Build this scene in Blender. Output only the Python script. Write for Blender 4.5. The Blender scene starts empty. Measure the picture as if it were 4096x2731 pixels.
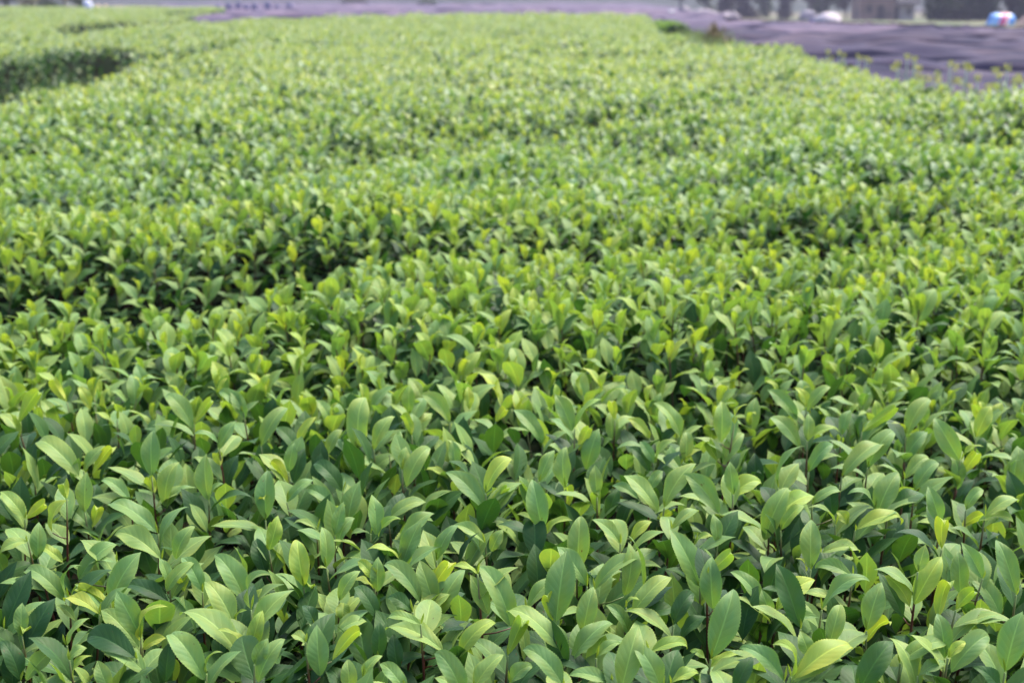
import bpy, math, random
import numpy as np
from mathutils import Vector, Matrix, Euler
R = math.radians
random.seed(7)
rng = np.random.default_rng(11)
S = bpy.context.scene
# ------------------------------------------------------------------ camera
FPX = 5200.0                      # focal length in pixels of the 4096 wide photograph
CAMH = 1.5
PITCH = math.atan((1365.5 + 5) / FPX)
cam_d = bpy.data.cameras.new('camera'); cam = bpy.data.objects.new('camera', cam_d)
S.collection.objects.link(cam); S.camera = cam
cam.location = (0, 0, CAMH); cam.rotation_euler = (R(90) - PITCH, 0, 0)
cam_d.sensor_width = 36; cam_d.lens = FPX / 4096 * 36
cam_d.clip_start = 0.05; cam_d.clip_end = 3000
cam_d.dof.use_dof = True; cam_d.dof.focus_distance = 1.72; cam_d.dof.aperture_fstop = 5.2
cam_d.dof.aperture_blades = 8
# ------------------------------------------------------------------ light
SUN_EL, SUN_AZ = 58.0, 48.0       # azimuth measured from +Y (view direction) to the right
w = bpy.data.worlds.new('World'); S.world = w; w.use_nodes = True
nt = w.node_tree; bg = nt.nodes['Background']
sky = nt.nodes.new('ShaderNodeTexSky'); sky.sky_type = 'NISHITA'; sky.sun_disc = False
sky.sun_elevation = R(SUN_EL); sky.sun_rotation = R(SUN_AZ)
sky.air_density = 1.0; sky.dust_density = 3.0; sky.ozone_density = 1.0
nt.links.new(sky.outputs[0], bg.inputs[0]); bg.inputs[1].default_value = 0.15
sl = bpy.data.lights.new('sun', 'SUN'); sl.energy = 2.2; sl.angle = R(35); sl.color = (1.0, 0.93, 0.83)
so = bpy.data.objects.new('sun', sl); S.collection.objects.link(so)
sd = Vector((math.sin(R(SUN_AZ)) * math.cos(R(SUN_EL)), math.cos(R(SUN_AZ)) * math.cos(R(SUN_EL)), math.sin(R(SUN_EL))))
so.rotation_euler = sd.to_track_quat('Z', 'Y').to_euler()
S.view_settings.view_transform = 'Standard'; S.view_settings.look = 'None'
S.view_settings.exposure = 1.57; S.view_settings.gamma = 1.0
S.cycles.max_bounces = 6; S.cycles.diffuse_bounces = 3; S.cycles.glossy_bounces = 2
S.cycles.transmission_bounces = 4; S.cycles.volume_bounces = 0; S.cycles.transparent_max_bounces = 4
try: S.cycles.use_denoising = True
except Exception: pass
HAZE = 0.0007
# ------------------------------------------------------------------ projection helpers (photo pixels, 4096 x 2731)
cp, sp_ = math.cos(PITCH), math.sin(PITCH)
def ray(px, py):
    u = (px - 2048) / FPX; v = (1365.5 - py) / FPX
    # camera axes: right=(1,0,0), up=(0,sp,cp), forward=(0,cp,-sp)
    return Vector((u, cp + v * sp_, -sp_ + v * cp))
def on_plane(px, py, h):
    d = ray(px, py); t = (h - CAMH) / d.z
    return Vector((d.x * t, d.y * t, h))
def at_depth(px, py, y):
    d = ray(px, py); t = y / d.y
    return Vector((d.x * t, y, CAMH + d.z * t))
def to_px(x, y, z):
    zz = z - CAMH
    f = y * cp - zz * sp_; u = y * sp_ + zz * cp
    return 2048 + FPX * x / f, 1365.5 - FPX * u / f
# ------------------------------------------------------------------ object helpers
COL = S.collection
def tag(o, label=None, cat=None, group=None, kind=None):
    if label: o['label'] = label
    if cat: o['category'] = cat
    if group: o['group'] = group
    if kind: o['kind'] = kind
    return o
def empty(name, loc):
    o = bpy.data.objects.new(name, None); o.empty_display_size = 0.02
    COL.objects.link(o); o.location = loc; return o
def mesh_np(name, V, F, mat=None, uv=None, tint=None, smooth=True, midx=None):
    """V (n,3), F (m,4) quads (numpy)."""
    me = bpy.data.meshes.new(name)
    V = np.asarray(V, dtype=np.float32); F = np.asarray(F, dtype=np.int32)
    n, m, k = len(V), len(F), F.shape[1]
    me.vertices.add(n); me.vertices.foreach_set('co', V.ravel())
    me.loops.add(m * k); me.loops.foreach_set('vertex_index', F.ravel())
    me.polygons.add(m); me.polygons.foreach_set('loop_start', np.arange(0, m * k, k, dtype=np.int32))
    try: me.polygons.foreach_set('loop_total', np.full(m, k, dtype=np.int32))
    except Exception: pass
    me.polygons.foreach_set('use_smooth', np.full(m, smooth))
    if midx is not None: me.polygons.foreach_set('material_index', np.asarray(midx, dtype=np.int32))
    if uv is not None:
        ul = me.uv_layers.new(name='UVMap')
        ul.data.foreach_set('uv', np.asarray(uv, dtype=np.float32)[F.ravel()].ravel())
    if tint is not None:
        a = me.color_attributes.new('tint', 'FLOAT_COLOR', 'POINT')
        t4 = np.ones((n, 4), dtype=np.float32); t4[:, :3] = tint
        a.data.foreach_set('color', t4.ravel())
    me.update(calc_edges=True); me.validate()
    if mat is not None:
        for q in (mat if isinstance(mat, (list, tuple)) else [mat]): me.materials.append(q)
    return me
def obj(name, me, parent=None):
    o = bpy.data.objects.new(name, me); COL.objects.link(o)
    if parent: o.parent = parent
    return o
class MB:
    def __init__(s): s.v = []; s.f = []
    def add(s, V, F):
        b = len(s.v); s.v += [tuple(p) for p in V]; s.f += [tuple(i + b for i in f) for f in F]
    def tube(s, pts, rad, n=6, cap=True):
        pts = [Vector(p) for p in pts]; b = len(s.v)
        for i, p in enumerate(pts):
            d = (pts[min(i + 1, len(pts) - 1)] - pts[max(i - 1, 0)]).normalized()
            a = d.cross(Vector((0.3, 1, 0.1))).normalized(); c = d.cross(a)
            r = rad[i] if hasattr(rad, '__len__') else rad
            for k in range(n):
                t = 2 * math.pi * k / n; s.v.append(tuple(p + a * math.cos(t) * r + c * math.sin(t) * r))
        for i in range(len(pts) - 1):
            for k in range(n):
                s.f.append((b + i * n + k, b + i * n + (k + 1) % n, b + (i + 1) * n + (k + 1) % n, b + (i + 1) * n + k))
        if cap:
            s.f.append(tuple(b + k for k in range(n))[::-1]); s.f.append(tuple(b + (len(pts) - 1) * n + k for k in range(n)))
    def box(s, x0, x1, y0, y1, z0, z1):
        s.add([(x0, y0, z0), (x1, y0, z0), (x1, y1, z0), (x0, y1, z0), (x0, y0, z1), (x1, y0, z1), (x1, y1, z1), (x0, y1, z1)],
              [(0, 3, 2, 1), (4, 5, 6, 7), (0, 1, 5, 4), (1, 2, 6, 5), (2, 3, 7, 6), (3, 0, 4, 7)])
    def build(s, name, mat, parent=None, smooth=False, tint=None):
        me = bpy.data.meshes.new(name); me.from_pydata(s.v, [], s.f)
        me.polygons.foreach_set('use_smooth', [smooth] * len(s.f))
        if tint is not None:
            a = me.color_attributes.new('tint', 'FLOAT_COLOR', 'POINT')
            t4 = np.ones((len(s.v), 4), dtype=np.float32); t4[:, :3] = np.asarray(tint); a.data.foreach_set('color', t4.ravel())
        me.update()
        if mat: me.materials.append(mat)
        return obj(name, me, parent)
# ------------------------------------------------------------------ materials
def nodes(name):
    m = bpy.data.materials.new(name); m.use_nodes = True
    t = m.node_tree; b = t.nodes['Principled BSDF']; return m, t, b
def N(t, typ, **kw):
    n = t.nodes.new(typ)
    for k, v in kw.items(): setattr(n, k, v)
    return n
def mth(t, op, a, b=None, c=None, clamp=False):
    n = t.nodes.new('ShaderNodeMath'); n.operation = op; n.use_clamp = clamp
    for i, q in enumerate((a, b, c)):
        if q is None: continue
        if isinstance(q, (int, float)): n.inputs[i].default_value = q
        else: t.links.new(q, n.inputs[i])
    return n.outputs[0]
def mixc(t, fac, a, b, mode='MIX'):
    n = t.nodes.new('ShaderNodeMix'); n.data_type = 'RGBA'; n.blend_type = mode
    for s_, q in ((n.inputs[0], fac), (n.inputs[6], a), (n.inputs[7], b)):
        if isinstance(q, (int, float)): s_.default_value = q
        elif isinstance(q, tuple): s_.default_value = (*q, 1)
        else: t.links.new(q, s_)
    return n.outputs[2]
def leaf_mat(name, hero, veins=True, rough=0.48, trans=0.30, spec=.34):
    m, t, b = nodes(name); L = t.links
    if hero:
        oi = N(t, 'ShaderNodeObjectInfo'); base = oi.outputs['Color']; rnd = oi.outputs['Random']
    else:
        at = N(t, 'ShaderNodeAttribute', attribute_name='tint'); base = at.outputs['Color']; rnd = None
    if veins:
        uv = N(t, 'ShaderNodeUVMap'); sx = N(t, 'ShaderNodeSeparateXYZ'); L.new(uv.outputs[0], sx.inputs[0])
        v = mth(t, 'ABSOLUTE', mth(t, 'SUBTRACT', mth(t, 'MULTIPLY', sx.outputs[0], 2.0), 1.0))   # 0 midrib, 1 edge
        u = sx.outputs[1]
        q = mth(t, 'SUBTRACT', mth(t, 'MULTIPLY', u, 9.0), mth(t, 'MULTIPLY', mth(t, 'POWER', v, 0.8), 2.0))
        pp = mth(t, 'PINGPONG', q, 0.5)                       # 0 on a vein
        vein = mth(t, 'SUBTRACT', 1.0, mth(t, 'DIVIDE', pp, 0.13), clamp=True)
        vein = mth(t, 'MULTIPLY', vein, mth(t, 'SUBTRACT', 1.0, v, clamp=True))
        mid = mth(t, 'SUBTRACT', 1.0, mth(t, 'DIVIDE', v, 0.085), clamp=True)
        edge = mth(t, 'MULTIPLY', mth(t, 'SUBTRACT', v, 0.80, clamp=True), 3.0, clamp=True)
        nz = N(t, 'ShaderNodeTexNoise'); nz.noise_dimensions = '4D'; nz.inputs['Scale'].default_value = 2.2; nz.inputs['Detail'].default_value = 2
        L.new(uv.outputs[0], nz.inputs['Vector'])
        if rnd is not None: L.new(mth(t, 'MULTIPLY', rnd, 57.0), nz.inputs['W'])
        fac = mth(t, 'MULTIPLY', mth(t, 'SUBTRACT', nz.outputs[0], 0.42, clamp=True), 2.2, clamp=True)
        c = mixc(t, fac, base, mixc(t, 1.0, base, (1.55, 1.12, 0.72), 'MULTIPLY'))
        c = mixc(t, mth(t, 'MULTIPLY', vein, 0.32), c, mixc(t, 1.0, base, (1.5, 1.35, 1.2), 'MULTIPLY'))
        c = mixc(t, mth(t, 'MULTIPLY', mid, 0.85), c, mixc(t, 1.0, base, (2.0, 1.7, 1.6), 'MULTIPLY'))
        c = mixc(t, mth(t, 'MULTIPLY', edge, 0.6), c, mixc(t, 1.0, base, (2.0, 1.5, 0.9), 'MULTIPLY'))
        # sparse brown blemishes
        vo = N(t, 'ShaderNodeTexNoise'); vo.noise_dimensions = '4D'; vo.inputs['Scale'].default_value = 9.0
        L.new(uv.outputs[0], vo.inputs['Vector'])
        if rnd is not None: L.new(mth(t, 'MULTIPLY', rnd, 91.0), vo.inputs['W'])
        spot = mth(t, 'MULTIPLY', mth(t, 'SUBTRACT', vo.outputs[0], 0.715, clamp=True), 40, clamp=True)
        c = mixc(t, spot, c, (0.10, 0.045, 0.02))
        h = mth(t, 'ADD', mth(t, 'MULTIPLY', mth(t, 'POWER', mth(t, 'MULTIPLY', pp, 2.0), 0.5), 0.5),
                mth(t, 'MULTIPLY', nz.outputs[0], 1.2))
        h = mth(t, 'SUBTRACT', h, mth(t, 'MULTIPLY', mid, 0.6))
        bp = N(t, 'ShaderNodeBump'); bp.inputs['Strength'].default_value = 0.40; bp.inputs['Distance'].default_value = 0.0012
        L.new(h, bp.inputs['Height']); L.new(bp.outputs[0], b.inputs['Normal'])
    else:
        c = base
    # paler, duller underside
    ge = N(t, 'ShaderNodeNewGeometry')
    c2 = mixc(t, mth(t, 'MULTIPLY', ge.outputs['Backfacing'], 0.8), c, mixc(t, 1.0, c, (1.25, 1.12, 0.75), 'MULTIPLY'))
    L.new(c2, b.inputs['Base Color'])
    b.inputs['Roughness'].default_value = rough; b.inputs['Specular IOR Level'].default_value = spec
    tr = N(t, 'ShaderNodeBsdfTranslucent'); L.new(mixc(t, 1.0, c, (1.36, 1.48, 0.5), 'MULTIPLY'), tr.inputs[0])
    mx = N(t, 'ShaderNodeMixShader'); mx.inputs[0].default_value = trans
    L.new(b.outputs[0], mx.inputs[1]); L.new(tr.outputs[0], mx.inputs[2])
    L.new(mx.outputs[0], t.nodes['Material Output'].inputs[0])
    return m
M_LEAF = leaf_mat('tea_leaf_single', True, rough=.52, spec=.24)
M_LEAFN = leaf_mat('tea_leaf_near', False, rough=.55, spec=.18)
M_LEAFF = leaf_mat('tea_leaf_far', False, veins=False, rough=0.50, spec=.36)
def attr_mat(name, rough=0.7, spec=0.3):
    m, t, b = nodes(name); at = N(t, 'ShaderNodeAttribute', attribute_name='tint')
    t.links.new(at.outputs['Color'], b.inputs['Base Color'])
    b.inputs['Roughness'].default_value = rough; b.inputs['Specular IOR Level'].default_value = spec; return m
M_STEM = attr_mat('tea_stem', 0.45, 0.4)
M_ATTR = attr_mat('dry_surface')
def noise_mat(name, c1, c2, scale, rough=0.9, bump=0.0, dist=0.02, c3=None, scale3=0.3, spec=0.2, coords='Object', stretch=None):
    m, t, b = nodes(name); tc = N(t, 'ShaderNodeTexCoord'); src = tc.outputs[coords]
    if stretch:
        mp = N(t, 'ShaderNodeMapping'); mp.inputs['Scale'].default_value = stretch; t.links.new(src, mp.inputs[0]); src = mp.outputs[0]
    nz = N(t, 'ShaderNodeTexNoise'); nz.inputs['Scale'].default_value = scale; nz.inputs['Detail'].default_value = 5
    t.links.new(src, nz.inputs['Vector'])
    f = mth(t, 'MULTIPLY', mth(t, 'SUBTRACT', nz.outputs[0], 0.35, clamp=True), 3.3, clamp=True)
    c = mixc(t, f, c1, c2)
    if c3:
        n3 = N(t, 'ShaderNodeTexNoise'); n3.inputs['Scale'].default_value = scale3; t.links.new(src, n3.inputs['Vector'])
        c = mixc(t, mth(t, 'MULTIPLY', mth(t, 'SUBTRACT', n3.outputs[0], 0.45, clamp=True), 5, clamp=True), c, c3)
    t.links.new(c, b.inputs['Base Color']); b.inputs['Roughness'].default_value = rough; b.inputs['Specular IOR Level'].default_value = spec
    if bump:
        bp = N(t, 'ShaderNodeBump'); bp.inputs['Strength'].default_value = bump; bp.inputs['Distance'].default_value = dist
        t.links.new(nz.outputs[0], bp.inputs['Height']); t.links.new(bp.outputs[0], b.inputs['Normal'])
    return m
M_CORE = noise_mat('interior_shade', (0.008, 0.013, 0.008), (0.02, 0.032, 0.016), 30, bump=0.8, c3=(0.014, 0.011, 0.008), scale3=8, spec=0.0)  # near-black colour painting the shade inside the bushes
M_GROUND = noise_mat('field_soil', (0.10, 0.075, 0.05), (0.17, 0.13, 0.09), 3, bump=0.6, c3=(0.07, 0.10, 0.03), scale3=0.35)
M_GRASS = noise_mat('rough_grass', (0.045, 0.075, 0.03), (0.085, 0.11, 0.045), 1.2, bump=0.6, c3=(0.17, 0.14, 0.09), scale3=0.2)
M_NET2 = noise_mat('hazed_shade_net', (0.050, 0.044, 0.078), (0.115, 0.092, 0.14), 2.5, rough=0.85, bump=0.6, dist=0.05, c3=(0.15, 0.11, 0.15), scale3=.7, spec=0.12, stretch=(0.25, 1, 1))  # far nets: paleness of haze put into the colour
M_NET = noise_mat('black_shade_net', (0.018, 0.018, 0.042), (0.044, 0.037, 0.072), 2.5, rough=0.85, bump=0.6, dist=0.05, c3=(0.085, 0.065, 0.09), scale3=1.6, spec=0.12, stretch=(0.35, 1, 1))
# ------------------------------------------------------------------ leaf shape
def leaf_batch(n, nu, nv, L, W, bend, fold, rip, ph, teeth=0, tipbend=None, twist=None):
    """n leaves at once; local axes x across, y base->tip (chord), z upper face. returns (n, P, 3), faces, uv"""
    L, W, bend, fold, rip, ph = [np.broadcast_to(np.asarray(a, float), (n,)) for a in (L, W, bend, fold, rip, ph)]
    tb = np.zeros(n) if tipbend is None else np.broadcast_to(np.asarray(tipbend, float), (n,))
    tw = np.zeros(n) if twist is None else np.broadcast_to(np.asarray(twist, float), (n,))
    u = np.linspace(0, 1, nu + 1)
    th = bend[:, None] * (0.5 - u)[None] * 1.0 - tb[:, None] * u[None] ** 3.4
    dy, dz = np.cos(th), np.sin(th)
    yy = np.concatenate([np.zeros((n, 1)), np.cumsum((dy[:, 1:] + dy[:, :-1]) / 2, 1)], 1) / nu
    zz = np.concatenate([np.zeros((n, 1)), np.cumsum((dz[:, 1:] + dz[:, :-1]) / 2, 1)], 1) / nu
    a = np.arctan2(zz[:, -1], yy[:, -1]); ca, sa = np.cos(a)[:, None], np.sin(a)[:, None]
    y2 = yy * ca + zz * sa; z2 = -yy * sa + zz * ca; th2 = th - a[:, None]
    sc = (L / y2[:, -1])[:, None]; y2 = y2 * sc; z2 = z2 * sc
    pet = 0.035
    uu = np.clip((u - pet) / (1 - pet), 0, 1)
    wu = np.sin(np.pi * uu ** 0.95) ** (0.78 + 0.45 * uu) + 0.014
    wu[-1] = 0.012; wu[0] = 0.02
    v = np.array([-1, -.58, -.1, 0, .1, .58, 1.]) if nv == 6 else (np.array([-1, -.16, 0, .16, 1.]) if nv == 4 else np.linspace(-1, 1, nv + 1))
    hw = (W / 2)[:, None, None] * wu[None, :, None] * v[None, None, :]
    if teeth:
        tooth = ((u * teeth) % 1.0)
        tm = 1 + 0.045 * (np.where((np.arange(nu + 1) % 2) == 1, 1.0, -0.35)) * (wu > 0.1)
        e = np.ones((nu + 1, nv + 1)); e[:, 0] = tm; e[:, -1] = tm; hw = hw * e[None]
    av = np.abs(v)[None, None, :]; fo = fold[:, None, None] * (1 - 0.35 * uu[None, :, None])
    x = hw * np.cos(fo)
    lift = np.abs(hw) * np.sin(fo)
    sg = np.sign(v)[None, None, :]
    lift = lift + rip[:, None, None] * (W[:, None, None]) * av ** 2 * np.sin(2 * np.pi * 1.9 * u[None, :, None] + ph[:, None, None] + sg * 1.4) * wu[None, :, None]
    lift = lift + hw * np.sin(tw[:, None, None] * uu[None, :, None])
    Y = y2[:, :, None] - lift * np.sin(th2)[:, :, None]
    Z = z2[:, :, None] + lift * np.cos(th2)[:, :, None]
    P = np.stack([x + 0 * Y, Y, Z], -1).reshape(n, -1, 3)
    idx = np.arange((nu + 1) * (nv + 1)).reshape(nu + 1, nv + 1)
    F = np.stack([idx[:-1, :-1], idx[:-1, 1:], idx[1:, 1:], idx[1:, :-1]], -1).reshape(-1, 4)
    UV = np.stack(np.meshgrid(u, (v + 1) / 2, indexing='ij')[::-1], -1).reshape(-1, 2)
    return P, F, UV
def nrm(a): return a / np.maximum(np.linalg.norm(a, axis=-1, keepdims=True), 1e-9)
def place_batch(P, base, d, n):
    d = nrm(d); z = nrm(n - (n * d).sum(-1, keepdims=True) * d); x = np.cross(d, z)
    M = np.stack([x, d, z], 1)                        # rows
    return np.einsum('nij,njk->nik', P, M) + base[:, None, :]
def bake(groups):
    """groups: list of (Vn, F, UV, tint(n,3)) -> V, F, UV, T"""
    Vs, Fs, Us, Ts = [], [], [], []; off = 0
    for P, F, UV, T in groups:
        n, k, _ = P.shape
        if n == 0: continue
        Vs.append(P.reshape(-1, 3)); Us.append(np.tile(UV, (n, 1))); Ts.append(np.repeat(T, k, 0))
        Fs.append((F[None] + (np.arange(n) * k)[:, None, None]).reshape(-1, 4) + off); off += n * k
    return np.concatenate(Vs), np.concatenate(Fs), np.concatenate(Us), np.concatenate(Ts)
# ------------------------------------------------------------------ field shape
HC = 0.75
def poly_world(pp, h=HC): return np.array([tuple(on_plane(x, y, h))[:2] for x, y in pp])
def inside(poly, x, y):
    r = np.zeros(x.shape, bool); n = len(poly)
    for i in range(n):
        x0, y0 = poly[i]; x1, y1 = poly[(i + 1) % n]
        c = ((y0 > y) != (y1 > y)) & (x < (x1 - x0) * (y - y0) / ((y1 - y0) + 1e-12) + x0)
        r ^= c
    return r
def seg_dist(poly, x, y, closed=True):
    d = np.full(x.shape, 1e9); n = len(poly)
    for i in range(n if closed else n - 1):
        a = poly[i]; b = poly[(i + 1) % n]; e = b - a; L2 = (e ** 2).sum() + 1e-12
        t = np.clip(((x - a[0]) * e[0] + (y - a[1]) * e[1]) / L2, 0, 1)
        d = np.minimum(d, np.hypot(x - a[0] - t * e[0], y - a[1] - t * e[1]))
    return d
V1 = poly_world([(-1400, 520), (-500, 430), (0, 375), (416, 302), (655, 268), (774, 228), (1010, 182), (960, 170), (830, 182), (660, 190), (500, 186), (300, 186), (0, 215), (-500, 240), (-1400, 290)])
V2 = poly_world([(180, 110), (240, 136), (300, 143), (370, 138), (435, 124), (560, 117), (722, 108), (722, 82), (560, 84), (461, 82), (380, 88), (278, 96), (220, 101)])
V3 = poly_world([(-900, 80), (-300, 79), (0, 75), (60, 73), (115, 67), (105, 58), (0, 55), (-900, 58)])
V4 = poly_world([(640, 58), (700, 61), (780, 55), (905, 50), (905, 37), (780, 42), (700, 43), (640, 48)])
VALLEYS = [(V1, 1.0, .60), (V2, .8, .72), (V3, 1.2, .7), (V4, 1.5, .7)]
DIPS = [(poly_world([(-900, 1080), (0, 1098), (330, 1106), (700, 1112), (1000, 1068), (1200, 1040)]), 0.24, 0.28),
        (poly_world([(1200, 1040), (1600, 1010), (2100, 972), (2700, 935), (3300, 915)]), 0.22, 0.09),
        (poly_world([(1350, 600), (1800, 540), (2300, 535), (2800, 560)]), 0.45, 0.14),
        (poly_world([(-200, 770), (400, 780), (1000, 740), (1500, 770)]), 0.30, 0.10),
        (poly_world([(2700, 1560), (3300, 1640), (4300, 1620)]), 0.12, 0.03)]
FIELD_PX = [(-4000, 6000), (8000, 6000), (7600, 700), (5200, 470), (4096, 378), (3936, 362), (3777, 350), (3573, 296), (3459, 258), (3274, 226), (3172, 186), (2994, 178), (2893, 178), (2800, 172), (2760, 164), (2700, 140), (2655, 128), (2634, 92),
            (2600, 63), (1900, 58), (1600, 65), (1300, 73), (1000, 86), (700, 97), (722, 82), (760, 62), (905, 47), (905, 31), (600, 28), (0, 31), (-1500, 34)]
FIELD = poly_world([(x, y) for x, y in FIELD_PX])
FIELD[0] = (-6, 0.3); FIELD[1] = (6, 0.3)
WR = np.random.default_rng(5); WAVES = []
for kk, am in ((1.3, .020), (2.1, .020), (3.0, .018), (4.4, .015), (6.0, .012), (8.5, .010), (12.0, .008)):
    for _ in range(2):
        a_ = WR.random() * 3.1416; WAVES.append((kk * math.cos(a_), kk * math.sin(a_), WR.random() * 6.28, am))
def wob(x, y):
    r = 0.0
    for kx, ky, ph, am in WAVES: r = r + am * np.sin(kx * x + ky * y + ph)
    return r
def canopy(x, y):
    h = HC - 0.02 + wob(x, y) * np.clip(0.45 + y / 8, 0.45, 1.3)
    drop = np.zeros(x.shape)
    for poly, wd, dp in VALLEYS:
        s = np.where(inside(poly, x, y), 1.0, -1.0) * seg_dist(poly, x, y)
        t = np.clip(s / wd + 0.15, 0, 1); drop = np.maximum(drop, dp * (t * t * (3 - 2 * t)))
    for line, wd, dp in DIPS:
        d = seg_dist(line, x, y, False); drop = np.maximum(drop, dp * np.exp(-(d / wd) ** 2))
    s = np.where(inside(FIELD, x, y), 1.0, -1.0) * seg_dist(FIELD, x, y)
    t = np.clip(1 - s / 0.35, 0, 1); drop = np.maximum(drop, 0.22 * t * t)
    return h - drop, drop
def terrain(x, y):
    k = np.clip((x / np.maximum(y, 1) - 0.09) / 0.07, 0, 1); k = k * k * (3 - 2 * k)
    return -0.0125 * (np.clip(y, 70, 200) - 70) * k
# palette (albedo)
def pal(kind, n):
    """kind: 0 mature, 1 young, 2 old/shaded"""
    r = rng.random(n); out = np.zeros((n, 3))
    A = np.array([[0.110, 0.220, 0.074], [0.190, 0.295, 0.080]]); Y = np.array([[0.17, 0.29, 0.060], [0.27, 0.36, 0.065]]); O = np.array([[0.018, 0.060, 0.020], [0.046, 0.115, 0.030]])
    for k, T in ((0, A), (1, Y), (2, O)):
        m = kind == k; out[m] = T[0] + (T[1] - T[0]) * r[m, None]
    return out * (1 + 0.16 * (rng.random((n, 1)) - 0.5))
# ------------------------------------------------------------------ ground
def grid_strip(ys, xs_of, zf):
    rows = []
    for y in ys:
        xs = xs_of(y); rows.append(np.stack([xs, np.full_like(xs, y), zf(xs, np.full_like(xs, y))], -1))
    V = np.concatenate(rows); nx = len(rows[0]); ny = len(ys)
    idx = np.arange(nx * ny).reshape(ny, nx)
    F = np.stack([idx[:-1, :-1], idx[:-1, 1:], idx[1:, 1:], idx[1:, :-1]], -1).reshape(-1, 4)
    return V, F
ys = np.concatenate([[-30, -5, 0], np.geomspace(1, 620, 60)])
V, F = grid_strip(ys, lambda y: np.linspace(-60 - .8 * abs(y), 60 + .8 * abs(y), 40), lambda x, y: terrain(x, y))
tag(obj('ground', mesh_np('ground', V, F, M_GROUND)), kind='structure')
def sheet(name, px, h, mat):
    p = [on_plane(x, y, h) for x, y in px]; mb = MB(); mb.add(p, [tuple(range(len(p)))]); return mb
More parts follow.
